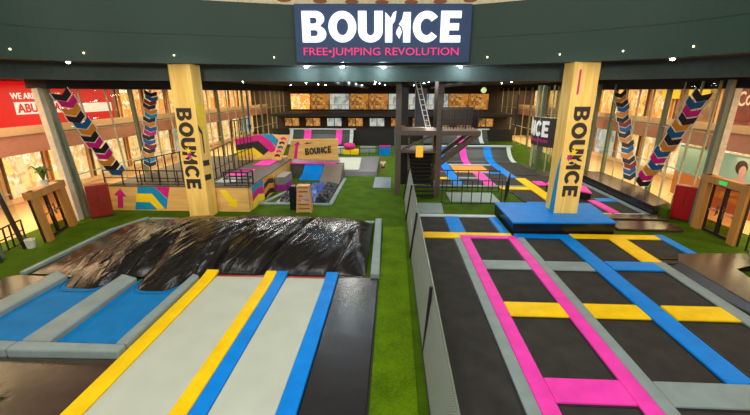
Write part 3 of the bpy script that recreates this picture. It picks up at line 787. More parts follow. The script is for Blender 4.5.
for sd, xo, xi, nm in ((-1, -21.0, -18.6, 'west'), (1, 20.0, 17.8, 'east')):
    struct(MB().box(min(xo, xo + sd * .3), max(xo, xo + sd * .3), 5, 60, 0, 7).build('wall_' + nm, CREAM))
    struct(MB().box(min(xo, xi), max(xo, xi), 5, 60, 3.0, 3.95).build('mall_gallery_' + nm, ROSE))
    struct(MB().box(min(xi, xi - sd * .05), max(xi, xi - sd * .05), 5, 60, 3.95, 4.35).build('gallery_parapet_' + nm, CREAM))
    struct(MB().box(min(xo, xo - sd * 4), max(xo, xo - sd * 4), 5, 19, 6.9, 7).build('mall_ceiling_' + nm, CREAM))
    y = 9.0; i = 0
    while y < 57:
        w = 2.6 + (i % 3) * .5
        for lev, z0, z1, mm in ((0, .35, 2.7, SH_LO), (1, 4.1, 6.4, SH_UP)):
            m = mm
            if lev == 1 and 13 < y < 26: m = SH_DK
            if lev == 0 and i % 5 == 3 and y > 20: m = SH_CO
            r = empty('shopfront', (xo - sd * .02, y + w / 2, z0), ('lit shopfront on the %s level of the mall beyond the %s glass wall' % ('ground' if lev == 0 else 'upper', 'left' if sd < 0 else 'right')), 'shopfront',
                      'lit shopfronts %s level %s' % ('ground' if lev == 0 else 'upper', 'left' if sd < 0 else 'right'))
            a, b = sorted((-sd * .01, -sd * .06))
            MB().box(a, b, -w / 2 + .12, w / 2 - .12, 0, z1 - z0).build('display_window', m, r)
            a, b = sorted((0, -sd * .14))
            f = MB()
            for yy in (-w / 2 + .04, w / 2 - .12): f.box(a, b, yy, yy + .08, 0, z1 - z0)
            f.box(a, b, -w / 2 + .04, w / 2 - .04, z1 - z0, z1 - z0 + .1); f.build('frame', BROWNMET if i % 2 else PORTAL, r)
        y += w + .25; i += 1
    # downlights under the gallery
    for q in range(10):
        downlight(xi + sd * .5, 13 + q * 4.1, 3.0, .14, 'warm downlight under the mall gallery beyond the %s glass' % ('left' if sd < 0 else 'right'), 'warm gallery downlights ' + ('left' if sd < 0 else 'right'), LAMPW)
# red sign
sr = empty('red_sign', (-20.9, 20.3, 4.3), 'red WE ARE COMING ABU DHABI sign on the upper mall level at left', 'sign')
MB().box(-20.75, -20.65, 16.2, 28.0, 4.0, 6.55).build('panel', emit('sign_red', (205, 10, 16), .8), sr)
SWH = emit('sign_cream', (250, 225, 205), .8)
words('WE ARE COMING', .02, 'letter', SWH, sr, (-20.63, 20.35, 5.62), (0, 1, 0), (0, 0, 1), 3.2, .34)
MB().box(-20.64, -20.62, 20.45, 24.0, 4.8, 5.46).build('caption_plate', SWH, sr)
words('ABU DHABI', .03, 'letter', emit('sign_red', (205, 10, 16), .8), sr, (-20.61, 20.55, 4.88), (0, 1, 0), (0, 0, 1), 3.3, .5)
MB().box(-20.64, -20.62, 24.7, 27.8, 4.7, 5.3).build('caption_plate', SWH, sr)
recentre(sr, (-20.9, 20.3, 4.3))
# coffee sign and advert at right
cs = empty('shop_sign', (19.9, 21.5, 4.2), 'brown sign with cream script on the upper mall level at right', 'sign')
MB().box(19.68, 19.78, 18.6, 24.5, 4.4, 6.6).build('panel', mat('sign_brown', (84, 34, 22), .5, .4, 2), cs)
words('Coffee', .01, 'letter', emit('script_cream', (240, 190, 150), .7), cs, (19.66, 23.5, 5.2), (0, -1, .12), (0, 0.1, 1), 1.9, .8)
recentre(cs, (19.9, 21.5, 4.2))
for y in (26.6, 29.2):
    ys_ = empty('shop_sign', (19.7, y, 5.85), 'small yellow sign over a shop on the upper mall level, %s' % ('nearer the brown sign' if y < 28 else 'farther from the brown sign'), 'sign', 'small yellow shop signs')
    MB().box(-.05, .05, -.85, .85, -.3, .3).build('panel', emit('sign_yellow', (245, 190, 40), .9), ys_)
ad = empty('advert_board', (18.2, 21, .6), 'large advert board of a woman above an orange band, right edge', 'advert')
X0 = 17.4
MB().box(X0, X0 + .08, 16.5, 24.0, 1.35, 2.95).build('panel', emit('advert_green', (150, 172, 140), .55), ad)
MB().box(X0 - .01, X0 + .08, 15.0, 24.0, -.02, 1.35).build('orange_band', emit('advert_orange', (214, 110, 40), .6), ad)
def ell(cy, cz, ry, rz, a0=0, a1=360, n=22): return [(X0 - .012, cy + ry * math.cos(math.radians(a0 + (a1 - a0) * i / n)), cz + rz * math.sin(math.radians(a0 + (a1 - a0) * i / n))) for i in range(n)]
PY = 19.5
for nm, pts, m, t in (('printed_hair', ell(PY + .08, 2.38, .34, .36), emit('advert_hair', (58, 32, 24), .5), .012),
                      ('printed_face', ell(PY - .04, 2.2, .2, .28), emit('advert_skin', (205, 150, 120), .55), .02),
                      ('printed_shoulders', [(X0 - .012, PY - .9, 1.36), (X0 - .012, PY + .8, 1.36), (X0 - .012, PY + .35, 1.75), (X0 - .012, PY + .08, 1.95), (X0 - .012, PY - .15, 1.95), (X0 - .012, PY - .4, 1.7)], emit('advert_skin', (205, 150, 120), .55), .012)):
    MB().plate(pts, (-1, 0, 0), t).build(nm, m, ad)
recentre(ad, (18.2, 21, .6))

# ---------------------------------------------------------------- door portals
def portal(name, p, q, lean, sgn, leafs, exit_sign, Hh):
    """timber portal between plan points p and q (left to right seen from inside), leaning out by lean at its top"""
    r = struct(empty(name, (p[0], p[1], 0)))
    p = Vector((p[0], p[1], 0)); q = Vector((q[0], q[1], 0)); u = (q - p).normalized(); W = (q - p).length
    out = Vector((-u.y, u.x, 0));  out = out if out.x * sgn > 0 else -out
    def T(a, b, z): return p + u * a + out * (b + lean * z / Hh) + Vector((0, 0, z))
    def blk(mb, a0, a1, b0, b1, z0, z1):
        mb.hexa([T(a0, b0, z0), T(a1, b0, z0), T(a1, b1, z0), T(a0, b1, z0)], [T(a0, b0, z1), T(a1, b0, z1), T(a1, b1, z1), T(a0, b1, z1)]); return mb
    parts = []
    parts.append(blk(MB(), 0, .34, -.1, .14, 0, Hh).build('jamb', PORTAL, r))
    parts.append(blk(MB(), W - .34, W, -.1, .14, 0, Hh).build('jamb', PORTAL, r))
    parts.append(blk(MB(), -.08, W + .08, -.13, .2, Hh - .3, Hh).build('header', PORTAL, r))
    parts.append(blk(MB(), -.04, .0, .04, .12, 0, Hh - .31).build('dark_edge', BLACKMET, r))
    parts.append(blk(MB(), W, W + .04, .04, .12, 0, Hh - .31).build('dark_edge', BLACKMET, r))
    hw = (W - .8) / leafs
    for i in range(leafs):
        a0 = .40 + i * hw; a1 = a0 + hw - .02
        lf = MB()
        for a, b, z0, z1 in ((a0, a0 + .08, .02, Hh - .31), (a1 - .08, a1, .02, Hh - .31), (a0 + .08, a1 - .08, .02, .14), (a0 + .08, a1 - .08, Hh - .4, Hh - .31)): blk(lf, a, b, .1, .18, z0, z1)
        leaf = lf.build('door_leaf', BLACKMET, r); parts.append(leaf)
        g = blk(MB(), a0 + .08, a1 - .08, .13, .15, .14, Hh - .4).build('pane', DOORGLASS, leaf)
        ha = a1 - .16 if i == 0 else a0 + .16
        hm = MB().tube([T(ha, .04, .85), T(ha, .04, 1.35)], .025); hm.bar(T(ha, .04, .95), T(ha, .12, .95), .03); hm.bar(T(ha, .04, 1.25), T(ha, .12, 1.25), .03)
        hm.build('handle', CHROME, leaf)
        blk(MB(), a0 + .12, a1 - .12, .06, .1, 1.0, 1.06).build('push_bar', CHROME, leaf)
    if exit_sign:
        parts.append(blk(MB(), W / 2 - .2, W / 2 + .2, -.16, -.13, Hh - .24, Hh - .08).build('exit_sign', emit('exit_green', (60, 190, 90), .9), r))
    for o in parts: o.matrix_parent_inverse = Matrix.Translation(-r.location)
    return r
portal('door_1', (-14.35, 14.1), (-15.0, 16.35), .22, -1, 2, False, 2.15)
portal('door_2', (14.0, 17.4), (13.9, 15.0), .02, 1, 2, True, 2.5)
# far left glazed bay with dark frames
r = struct(empty('door_3', (-13.3, 12.6, 0)))
for (x, y) in ((-14.1, 10.9), (-14.35, 12.1), (-14.65, 13.4)):
    MB().bar((x, y, 0), (x - .55, y, 2.5), .12).build('jamb', BLACKMET, r)
MB().bar((-14.65, 10.9, 2.5), (-15.2, 13.4, 2.5), .14).build('header', BLACKMET, r)
for c in r.children: c.matrix_parent_inverse = Matrix.Translation(-r.location)
# red cabinets
def cabinet(c, w, d, h, rot, m, label):
    r = empty('locker_cabinet', c, label, 'cabinet')
    MB().box(-w / 2, w / 2, -d / 2, d / 2, .06, h).build('body', m, r, bevel=.015)
    for s in (-1, 1):
        dr = MB().box(s * w / 4 - w / 4 + .02, s * w / 4 + w / 4 - .02, -d / 2 - .02, -d / 2, .12, h - .08).build('door', m, r, bevel=.006)
        MB().tube([(s * .06, -d / 2 - .05, h * .5), (s * .06, -d / 2 - .05, h * .62)], .014).build('handle', CHROME, dr)
    MB().box(-w / 2 + .04, w / 2 - .04, -d / 2 + .04, d / 2 - .04, 0, .06).build('plinth', BLACKMET, r)
    r.rotation_euler = (0, 0, rot); return r
cabinet((-14.6, 17.55, 0), .95, .5, 1.65, math.radians(40), RUST, 'brownish red cabinet beside the left timber doors')
cabinet((14.2, 18.4, 0), .95, .45, 1.7, math.radians(-50), REDC, 'bright red cabinet beside the right timber doors')
# white bucket, barriers, plants
b = empty('bucket', (-14.5, 13.5, 0), 'small white bucket on the turf by the dark door frames', 'bucket')
MB().lathe([(.001, 0), (.14, 0), (.18, .36), (.165, .36), (.13, .03), (.001, .03)]).build('body', POT, b, smooth=False)
MB().tube([(-.17, 0, .33), (-.14, 0, .45), (0, 0, .5), (.14, 0, .45), (.17, 0, .33)], .008).build('handle', CHROME, b)
def cage_fence(a, b_, h, n, label, name='guard_rail', z=0.0, m=None, rails=(.55,), cat='railing', group=None, ztop2=None):
    a = Vector(a); b_ = Vector(b_)
    r = empty(name, a, label, cat, group)
    L = (b_ - a); hb = ztop2 if ztop2 is not None else h
    m = m or BLACKMET
    MB().bar((0, 0, h), L + Vector((0, 0, hb)), .05).build('top_rail', m, r)
    for q in rails: MB().bar((0, 0, h * q), L + Vector((0, 0, hb * q)), .035).build('mid_rail', m, r)
    MB().bar((0, 0, .06), L + Vector((0, 0, .06)), .035).build('bottom_rail', m, r)
    for i in range(n + 1):
        t = i / n; MB().bar(L * t, L * t + Vector((0, 0, h + (hb - h) * t)), .045).build('post', m, r)
    return r
cage_fence((-14.9, 12.2, -.02), (-15.4, 14.2, -.02), .95, 6, 'low black railing behind the far left dark door frames')
cage_fence((14.0, 14.6, 0), (13.4, 12.4, 0), 1.1, 5, 'low black railing right of the right timber doors')
def plant(loc, h, n, spread, label, pot=True):
    r = empty('potted_plant', loc, label, 'plant')
    if pot: MB().lathe([(.001, 0), (.12, 0), (.16, .26), (.14, .26), (.001, .22)]).build('pot', POT, r)
    f = MB()
    for i in range(n):
        a = i * 2.4; l_ = h * random.uniform(.75, 1.05); sp_ = spread * random.uniform(.5, 1)
        dx, dy = math.cos(a) * sp_, math.sin(a) * sp_
        pts = [(0, 0, .2), (dx * .4, dy * .4, .2 + l_ * .6), (dx, dy, .2 + l_ * .85), (dx * 1.25, dy * 1.25, .2 + l_ * .7)]
        px_, py_ = -math.sin(a) * .06, math.cos(a) * .06
        vs = []
        for k_, p in enumerate(pts):
            w = (.5, 1, .8, .05)[k_]
            vs += [(p[0] - px_ * w, p[1] - py_ * w, p[2]), (p[0], p[1], p[2] + .015), (p[0] + px_ * w, p[1] + py_ * w, p[2]), (p[0], p[1], p[2] - .01)]
        f.add(vs, [(4 * k_ + j, 4 * k_ + (j + 1) % 4, 4 * k_ + 4 + (j + 1) % 4, 4 * k_ + 4 + j) for k_ in range(3) for j in range(4)])
    f.build('foliage', LEAF, r)
    return r
plant((-14.92, 15.2, 2.15), .75, 11, .4, 'leafy potted plant standing on top of the left timber doorway')
plant((14.5, 19.3, 0), 1.0, 13, .4, 'leafy potted plant beside the bright red cabinet')

# ---------------------------------------------------------------- long dark platform by the right glass
r = empty('vinyl_platform', (14, 23, 0), 'long low black sided platform along the right glass wall', 'platform')
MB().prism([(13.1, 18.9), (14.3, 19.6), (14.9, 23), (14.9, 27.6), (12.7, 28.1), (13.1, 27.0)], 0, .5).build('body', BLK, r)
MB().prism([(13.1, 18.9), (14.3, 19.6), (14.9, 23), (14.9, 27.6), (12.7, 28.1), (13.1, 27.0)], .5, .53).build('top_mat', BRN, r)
recentre(r, (14, 23, 0))
tag(MB().prism([(13.32, 18.25), (13.6, 18.4), (13.7, 18.95), (13.32, 18.85)], 0, .52).build('turf_block', TURF), 'turf covered block at the near end of the long black platform', 'block')

# ---------------------------------------------------------------- far court behind the blue platform
GB2 = 'black beds of the far court'; GP2 = 'foam pads of the far court'
slab('far_court_base', [(2.6, 24.5), (7.2, 24.5), (7.2, 23.6), (8.4, 20.0), (10.1, 18.8), (13.05, 18.8), (13.05, 27), (11.2, 33.4), (2.6, 33.4)], 0, .04, RIM)
def fp(x0, x1, y0, y1, m, label): return pad(x0, x1, y0, y1, m, label, GP2, .04, .07)
fp(4.02, 4.70, 24.8, 33.4, BLU, 'left long blue pad of the far court running up its curved wall')
fp(6.12, 6.85, 24.8, 29.0, PNK, 'long pink pad in the middle of the far court')
fp(6.12, 6.7, 32.42, 33.4, PNK, 'short pink pad at the foot of the far curved wall')
fp(8.3, 8.95, 27.2, 33.4, BLU, 'right long blue pad of the far court running up its curved wall')
fp(8.75, 9.45, 20.0, 27.1, YEL, 'long yellow pad left of the right wooden column')
fp(6.9, 8.7, 23.8, 24.4, YEL, 'short yellow cross pad left of the long yellow pad')
fp(2.6, 4.0, 31.7, 32.3, YEL, 'yellow cross pad at far left of the far court, farthest back')
fp(2.6, 4.0, 29.3, 29.8, PNK, 'pink cross pad at far left of the far court')
fp(2.6, 4.0, 26.6, 27.2, YEL, 'yellow cross pad at far left of the far court, nearest')
fp(2.95, 8.7, 24.45, 24.78, GRY, 'thin grey pad edging the near side of the far court')
fp(4.72, 8.28, 32.12, 32.4, PALE, 'thin pale pad behind the orange bed')
fp(4.72, 6.1, 26.8, 27.3, GRY, 'short grey cross pad between blue and pink pads')
fp(7.0, 8.28, 28.6, 29.0, BLU, 'short blue cross pad right of the orange bed')
fp(9.6, 10.3, 24.9, 26.2, PNK, 'pink pad behind the pink topped box')
fp(11.12, 11.62, 19.05, 21.45, PNK, 'pink lengthwise pad right of the pink box')
fp(11.65, 12.7, 21.2, 21.9, BLU, 'short blue cross pad right of the pink lengthwise pad')
fp(12.72, 13.02, 18.9, 27.0, GRY, 'long grey pad along the foot of the long black platform')
fp(11.3, 12.7, 18.78, 18.98, PALE, 'thin pale pad edging the near right of the far court')
fp(10.1, 11.1, 18.78, 19.0, YEL, 'thin yellow pad beside the right rear corner of blue platform')
fp(7.5, 8.7, 20.2, 20.9, BLU, 'blue pad at the back of the blue platform')
for x0, x1, y0, y1, lb in ((2.65, 4.0, 24.8, 26.6, 'small black bed at the near left corner of the far court'), (2.65, 4.0, 27.2, 29.3, 'black bed left of the long blue pad between yellow and pink cross pads'),
                       (2.65, 4.0, 29.8, 31.7, 'black bed left of the long blue pad behind the pink cross pad'), (4.72, 6.1, 24.8, 26.8, 'black bed between left blue pad and pink pad, nearest'),
                       (4.72, 6.1, 27.3, 29.0, 'black bed between left blue pad and pink pad, in front of the orange bed'), (6.88, 8.7, 24.8, 27.1, 'black bed between pink and yellow pads of far court'),
                       (6.88, 8.28, 27.2, 28.6, 'black bed right of the pink pad in front of short blue pad'), (7.6, 8.28, 29.0, 32.1, 'narrow black bed right of the orange bed'),
                       (8.98, 11.0, 28.3, 33.3, 'large black bed at the right end of the far court'), (9.48, 12.7, 26.3, 28.2, 'wide black bed behind the pink pad by the right column'),
                       (7.4, 8.7, 21.0, 23.7, 'black bed behind the blue platform left of the column'), (11.85, 12.68, 22.2, 26.2, 'black bed far behind the right wooden column'),
                       (11.66, 12.7, 19.0, 21.2, 'black bed between pink lengthwise pad and long grey pad'), (9.5, 11.1, 19.1, 21.3, 'black bed in front of the pink topped box')):
    bed(x0, x1, y0, y1, lb, GB2, .04)
bed(4.75, 7.55, 29.05, 32.1, 'orange bed in the middle of the far court', GB2, .04, mat('orange_canvas', (222, 142, 34), .6))
r = empty('pink_box', (10.4, 21.0, 0), 'black box with a pink padded top right of the right wooden column', 'box')
MB().prism([(9.52, 23.5), (11.3, 21.5), (11.75, 23.2), (10.2, 24.7)], .04, .44).build('body', BLK, r); MB().prism([(9.5, 23.5), (11.31, 21.45), (11.8, 23.2), (10.2, 24.76)], .44, .52).build('top_pad', PNK, r, bevel=.02)
recentre(r, (10.4, 21.0, 0))
# curved trampoline walls
def curved_wall(x0, x1, prof, strips, label, frame_m=GRY):
    r = empty('trampoline_wall', ((x0 + x1) / 2, prof[0][0], 0), label, 'trampoline wall', 'curved trampoline walls')
    def sheet(a, b, off, th):
        mb = MB(); vs = []
        for i, (y, z) in enumerate(prof):
            p = prof[max(0, i - 1)]; q = prof[min(len(prof) - 1, i + 1)]
            d = Vector((q[0] - p[0], q[1] - p[1])).normalized(); nn = Vector((-d.y, d.x))
            for x, o in ((a, off), (b, off), (b, off + th), (a, off + th)):
                vs.append((x, y + nn.x * o, max(.0, z + nn.y * o)))
        n = len(prof)
        fs = [(i * 4 + k, i * 4 + (k + 1) % 4, i * 4 + 4 + (k + 1) % 4, i * 4 + 4 + k) for i in range(n - 1) for k in range(4)] + [(3, 2, 1, 0), tuple((n - 1) * 4 + k for k in range(4))]
        mb.add(vs, fs); return mb
    sheet(x0, x1, 0.0, .04).build('jump_mat', mat('wall_bed', (52, 60, 58), .5), r, smooth=False)
    for a, b, m in strips: sheet(a, b, .045, .06).build('pad_strip', m, r)
    y, z = prof[-1]
    MB().box(x0 - .1, x1 + .25, y - .12, y + .3, z - .02, z + .1).build('top_pad', PALE, r)
    MB().prism([(x0 + .1, y + .05), (x1 - .1, y + .05), (x1 - .1, y + .4), (x0 + .1, y + .4)], 0, z - .02).build('back_frame', BLACKMET, r)
    return recentre(r, ((x0 + x1) / 2, prof[0][0], 0))
PR = [(33.4, .04), (34.0, .08), (34.6, .22), (35.1, .48), (35.5, .82), (35.7, 1.15)]
curved_wall(3.7, 10.7, PR, [(4.02, 4.70, BLU), (6.12, 6.7, PNK), (8.3, 8.95, BLU), (10.4, 10.75, PALE)], 'curved trampoline wall with blue and pink strips right of the tower')
PR2 = [(42.6, .5), (43.2, .62), (43.8, 1.0), (44.2, 1.5), (44.4, 1.9)]
curved_wall(3.4, 10.6, PR2, [(4.6, 5.3, PNK), (7.2, 7.9, PNK), (9.6, 10.0, PALE)], 'farther curved trampoline wall with pink strips right of the tower')
PR3 = [(42.6, .3), (43.2, .42), (43.8, .8), (44.2, 1.3), (44.4, 1.85)]
curved_wall(-12.0, -4.6, PR3, [(-12.0, -11.6, PALE), (-10.3, -9.5, PNK), (-6.6, -5.9, PNK), (-5.0, -4.6, PALE)], 'far trampoline wall with pink strips behind the plywood BOUNCE wall')
# black guard rails in front of the far court
GG = 'thin black guard rails before the far court'
cage_fence((2.75, 20.6, 0), (6.0, 20.6, 0), 1.35, 6, 'thin black guard rail in front of the pale floor mat', rails=(), group=GG)
cage_fence((2.75, 23.4, 0), (6.6, 23.4, 0), 1.35, 6, 'thin black guard rail behind the pale floor mat', rails=(), group=GG)
cage_fence((6.2, 20.6, 0), (7.2, 23.3, 0), 1.3, 4, 'thin black guard rail slanting back beside the blue platform', rails=(), group=GG)
tag(MB().box(3.3, 6.1, 20.9, 23.0, 0, .06).build('floor_mat', mat('pale_teal_vinyl', (128, 150, 142), .45), bevel=.02), 'pale grey green mat between two black guard rails', 'mat')
tag(MB().box(-1.3, -.12, 24.0, 27.2, 0, .05).build('floor_mat', mat('blue_grey_vinyl', (112, 130, 142), .35), bevel=.02), 'blue grey mat on the turf just left of the tower', 'mat', 'blue grey mats by the tower')
tag(MB().box(.75, 2.2, 24.9, 27.2, 0, .05).build('floor_mat', MATS['blue_grey_vinyl'], bevel=.02), 'blue grey mat on the turf under the tower', 'mat', 'blue grey mats by the tower')

# ---------------------------------------------------------------- tower
tw = empty('viewing_tower', (1.5, 23, 0), 'dark brown steel viewing tower with stairs in the middle of the hall', 'tower')
for x, y in ((.28, 22.5), (2.65, 22.5), (.28, 24.7), (2.65, 24.7)):
    MB().bar((x, y, 0), (x, y, 6.85), .32 if y < 23 else .26).build('post', mat('tower_steel', (92, 78, 66), .5) if y < 23 else BLACKMET, tw)
MB().box(.05, 5.0, 22.3, 24.9, 3.6, 3.86).build('deck', BROWNMET, tw)
MB().box(.4, 2.6, 22.5, 24.8, 2.55, 2.7).build('landing', BROWNMET, tw)
for z in (4.5, 5.0): MB().bar((2.7, 22.35, z), (5.0, 22.35, z), .06).build('rail', BLACKMET, tw)
for i in range(14): MB().bar((2.75 + i * .17, 22.35, 3.98), (2.75 + i * .17, 22.35, 5.05), .03 if i % 4 else .08).build('baluster', BLACKMET, tw)
MB().box(2.8, 4.95, 24.6, 24.75, 3.98, 5.1).build('rear_screen', mat('screen_brown', (52, 42, 38), .6), tw)
MB().bar((2.6, 22.5, 1.85), (4.9, 22.5, 3.72), .3).build('brace', BROWNMET, tw)
MB().bar((2.6, 24.6, 1.85), (4.9, 24.6, 3.72), .24).build('brace', BROWNMET, tw)
MB().bar((.5, 22.5, 2.75), (2.5, 22.5, 3.7), .12).build('brace', BROWNMET, tw)
MB().box(.45, .9, 24.3, 24.5, 3.98, 6.8).build('dark_shaft', BLACKMET, tw)
MB().box(1.3, 1.95, 23.6, 24.4, 3.98, 6.2).build('dark_shaft', mat('shaft_grey', (56, 54, 60), .5), tw)
st = MB()
for i in range(11): st.box(.95, 2.45, 21.6 + i * .2, 21.85 + i * .2, .15 + i * .2, .21 + i * .2)
st.build('stair_treads', BLACKMET, tw)
for x in (.95, 2.45):
    MB().bar((x, 21.6, .1), (x, 23.9, 2.4), .1).build('stringer', BROWNMET, tw)
    MB().tube([(x, 21.6, 0), (x, 21.6, 1.1), (x, 23.9, 3.4)], .03).build('handrail', CHROME, tw)
MB().box(.5, 2.5, 24.75, 24.85, .1, 2.5).build('rear_screen', mat('mesh_dark', (34, 32, 32), .7), tw)
MB().box(1.32, 1.74, 22.2, 22.28, 2.35, 3.0).build('amber_panel', emit('amber_panel', (240, 180, 40), .8), tw)
recentre(tw, (1.5, 23, 0))
la = empty('ladder', (1.8, 22.2, 3.98), 'pale ladder leaning up from the tower deck', 'ladder')
for dx in (0, .26): MB().bar((1.9 + dx, 22.7, 3.98), (1.2 + dx, 22.7, 6.6), .05).build('rail', WHITE, la)
for i in range(9):
    t = (i + .5) / 9; MB().bar((1.9 - .7 * t, 22.7, 3.98 + 2.62 * t), (2.16 - .7 * t, 22.7, 3.98 + 2.62 * t), .03).build('rung', WHITE, la)
recentre(la, (1.8, 22.2, 3.98))
gl = empty('globe_lamp', (5.35, 24, 6.1), 'small pale green globe lamp hanging right of the tower', 'lamp')
MB().lathe([(.001, -.17), (.1, -.14), (.17, 0), (.1, .14), (.001, .17)], (0, 0, 0)).build('globe', emit('globe_green', (205, 225, 150), .8), gl, smooth=True)
MB().tube([(0, 0, .16), (0, 0, .75)], .012).build('cord', BLACKMET, gl)

# ---------------------------------------------------------------- plywood deck at left
zt = 1.3
pw = empty('plywood_barrier', (-11.5, 18.7, 0), 'plywood barrier with magenta arrow and cyan yellow chevron left of left column', 'barrier')
MB().box(-15.1, -7.45, 18.62, 18.72, 0, zt).build('panel', PLY, pw)
MB().box(-15.1, -7.4, 18.58, 18.76, zt, zt + .05).build('cap', BROWNMET, pw)
def on_wall(px, py, y=18.62):   # points of the printed graphics on the barrier face (metres)
    return (px, y, py)
def gfx(name, pts, m, t=.012): MB().plate([(x, 18.62, z) for x, z in pts], (0, -1, 0), t).build(name, m, pw)
gfx('magenta_arrow', [(-14.55, .12), (-14.25, .12), (-14.15, .75), (-13.95, .72), (-14.22, 1.18), (-14.62, .82), (-14.42, .78)], MAG)
gfx('cyan_chevron', [(-13.25, 1.28), (-12.35, 1.28), (-11.75, .62), (-11.9, .1), (-12.15, .1), (-12.55, .62), (-13.4, .66)], CYA, .010)
gfx('yellow_chevron', [(-13.38, .92), (-12.55, .92), (-12.0, .12), (-12.35, .06), (-12.72, .46), (-13.5, .46)], YPR, .014)
gfx('cyan_corner', [(-13.5, .45), (-12.75, .45), (-12.4, .05), (-13.6, .05)], CYA)
gfx('magenta_corner', [(-12.33, 1.28), (-11.55, 1.28), (-11.75, .66)], MAG)
gfx('yellow_arrow', [(-8.95, 1.15), (-8.6, 1.15), (-8.25, .65), (-8.05, .72), (-8.1, .2), (-8.6, .35), (-8.42, .45)], YPR)
recentre(pw, (-11.5, 18.7, 0))
dk = empty('raised_deck', (-11, 23, 0), 'raised dark deck with pink pads behind the plywood barrier', 'deck')
MB().prism([(-15.0, 18.8), (-7.45, 18.8), (-7.5, 28.4), (-15.0, 28.4)], 0, zt - .06).build('body', PLY, dk)
MB().prism([(-15.0, 18.8), (-7.42, 18.8), (-7.47, 28.4), (-15.0, 28.4)], zt - .06, zt).build('top_mat', mat('deck_grey', (84, 76, 66), .5), dk)
recentre(dk, (-11, 23, 0))
def chev_side(y0, y1, cols, n, name_lab, x=-7.45):
    r = MB().box(x, x + .03, y0, y1, 0, zt - .08).build('printed_panel', PLY, dk); r['label'] = name_lab; off = Matrix.Translation(-dk.location); r.matrix_parent_inverse = off
    hgt = (zt - .08) / n; ym = (y0 + y1) / 2
    for i in range(n):
        z = i * hgt
        MB().plate([(x + .03, y0 + .02, z), (x + .03, ym, z + hgt * .5), (x + .03, y1 - .02, z), (x + .03, y1 - .02, min(z + hgt * .98, zt - .08)), (x + .03, ym, min(z + hgt * 1.45, zt - .08)), (x + .03, y0 + .02, min(z + hgt * .98, zt - .08))], (1, 0, 0), .008).build('chevron', cols[i % len(cols)], r)
    return r
chev_side(19.1, 20.9, [YPR, MAG, CYA], 3, 'panel printed with yellow magenta and blue chevrons on the deck side')
chev_side(21.0, 22.8, [BPR, OPR, BPR, OPR], 4, 'panel printed with black chevrons on the deck side')
GD = 'pink pads on the raised deck'
def dp(x0, x1, y0, y1, m, lb, z=zt): return pad(x0, x1, y0, y1, m, lb, GD, z, .06)
dp(-9.7, -8.8, 21.2, 21.9, PNK, 'pink pad on the raised deck, nearest')
dp(-9.6, -8.6, 22.6, 23.2, PNK, 'pink pad on the raised deck, middle of three')
dp(-9.3, -8.2, 24.6, 26.6, PNK, 'large pink pad on the raised deck, farthest')
dp(-9.6, -8.6, 19.6, 20.7, PALE, 'pale pad on the raised deck behind the black cage')
# railings
cage_fence((-15.0, 18.67, zt + .05), (-10.1, 18.67, zt + .05), .78, 5, 'low black railing on top of the plywood barrier', rails=(.5,))
cage_fence((-13.9, 19.6, zt), (-10.9, 19.6, zt), 1.15, 7, 'taller black railing behind the left wooden column', rails=(), ztop2=1.75)
r = empty('guard_cage', (-8, 18.9, zt), 'black steel guard cage on the deck edge right of left column', 'railing')
for y in (18.83, 19.5):
    for z in (zt + .05, zt + .4, zt + .75): MB().bar((-8.7, y, z), (-7.45, y, z), .05).build('rail', BLACKMET, r)
    for x in (-8.7, -8.05, -7.45): MB().bar((x, y, zt), (x, y, zt + .78), .055).build('post', BLACKMET, r)
for x in (-8.7, -7.45):
    for z in (zt + .4, zt + .75): MB().bar((x, 18.72, z), (x, 19.5, z), .05).build('rail', BLACKMET, r)
recentre(r, (-8, 18.9, zt))
cage_fence((-9.9, 19.9, zt), (-9.9, 22.9, zt), 1.65, 5, 'black railing along the raised deck just right of the left wooden column', rails=(.35,), ztop2=1.8)
cage_fence((-9.9, 23.1, zt), (-9.9, 26.2, zt), 3.0, 5, 'tall black railing farther back on the raised deck, rising above the lower one', rails=(.32,))
# colourful hip wall and BOUNCE plywood wall
hw_ = empty('printed_bank', (-9, 27, zt), 'plywood bank printed with black yellow magenta and blue waves', 'bank')
MB().prism([(-11.2, 26.7), (-8.35, 27.2), (-7.5, 28.3), (-11.2, 28.3)], zt, zt + .1).build('foot', PLY, hw_)
def bankz(x, z): return (x, 26.95 + (x + 11.2) * .12, z)
def bk(nm, pts, m, t): MB().plate([bankz(*p) for p in pts], (0, -1, .1), t).build(nm, m, hw_)
bk('board', [(-11.3, 1.4), (-8.2, 1.4), (-7.6, 3.0), (-9.0, 3.15), (-11.3, 2.7)], PLY, .04)
bk('magenta_wave', [(-11.3, 2.75), (-10.4, 2.95), (-9.5, 3.1), (-8.8, 2.6), (-8.4, 1.9), (-8.9, 1.8), (-9.6, 2.6), (-11.3, 2.3)], MAG, .06)
bk('blue_wave', [(-9.5, 3.1), (-8.7, 3.12), (-8.0, 2.4), (-8.25, 1.9), (-8.8, 2.6)], CYA, .055)
bk('black_wave', [(-11.3, 2.35), (-9.7, 2.65), (-9.0, 1.95), (-9.4, 1.6), (-10.0, 2.1), (-11.3, 1.9)], BPR, .065)
bk('yellow_wave', [(-11.3, 1.95), (-10.05, 2.15), (-9.4, 1.6), (-9.7, 1.42), (-10.3, 1.75), (-11.3, 1.5)], YPR, .07)
recentre(hw_, (-9, 27, zt))
pr_ = empty('printed_pillar', (-8.1, 26.8, zt), 'narrow plywood pillar with coloured chevrons beside the plywood BOUNCE wall', 'pillar')
MB().hexa([(-8.75, 26.75, zt), (-8.05, 26.75, zt), (-8.05, 26.95, zt), (-8.75, 26.95, zt)], [(-7.95, 26.75, 3.1), (-7.25, 26.75, 3.1), (-7.25, 26.95, 3.1), (-7.95, 26.95, 3.1)]).build('board', PLY, pr_)
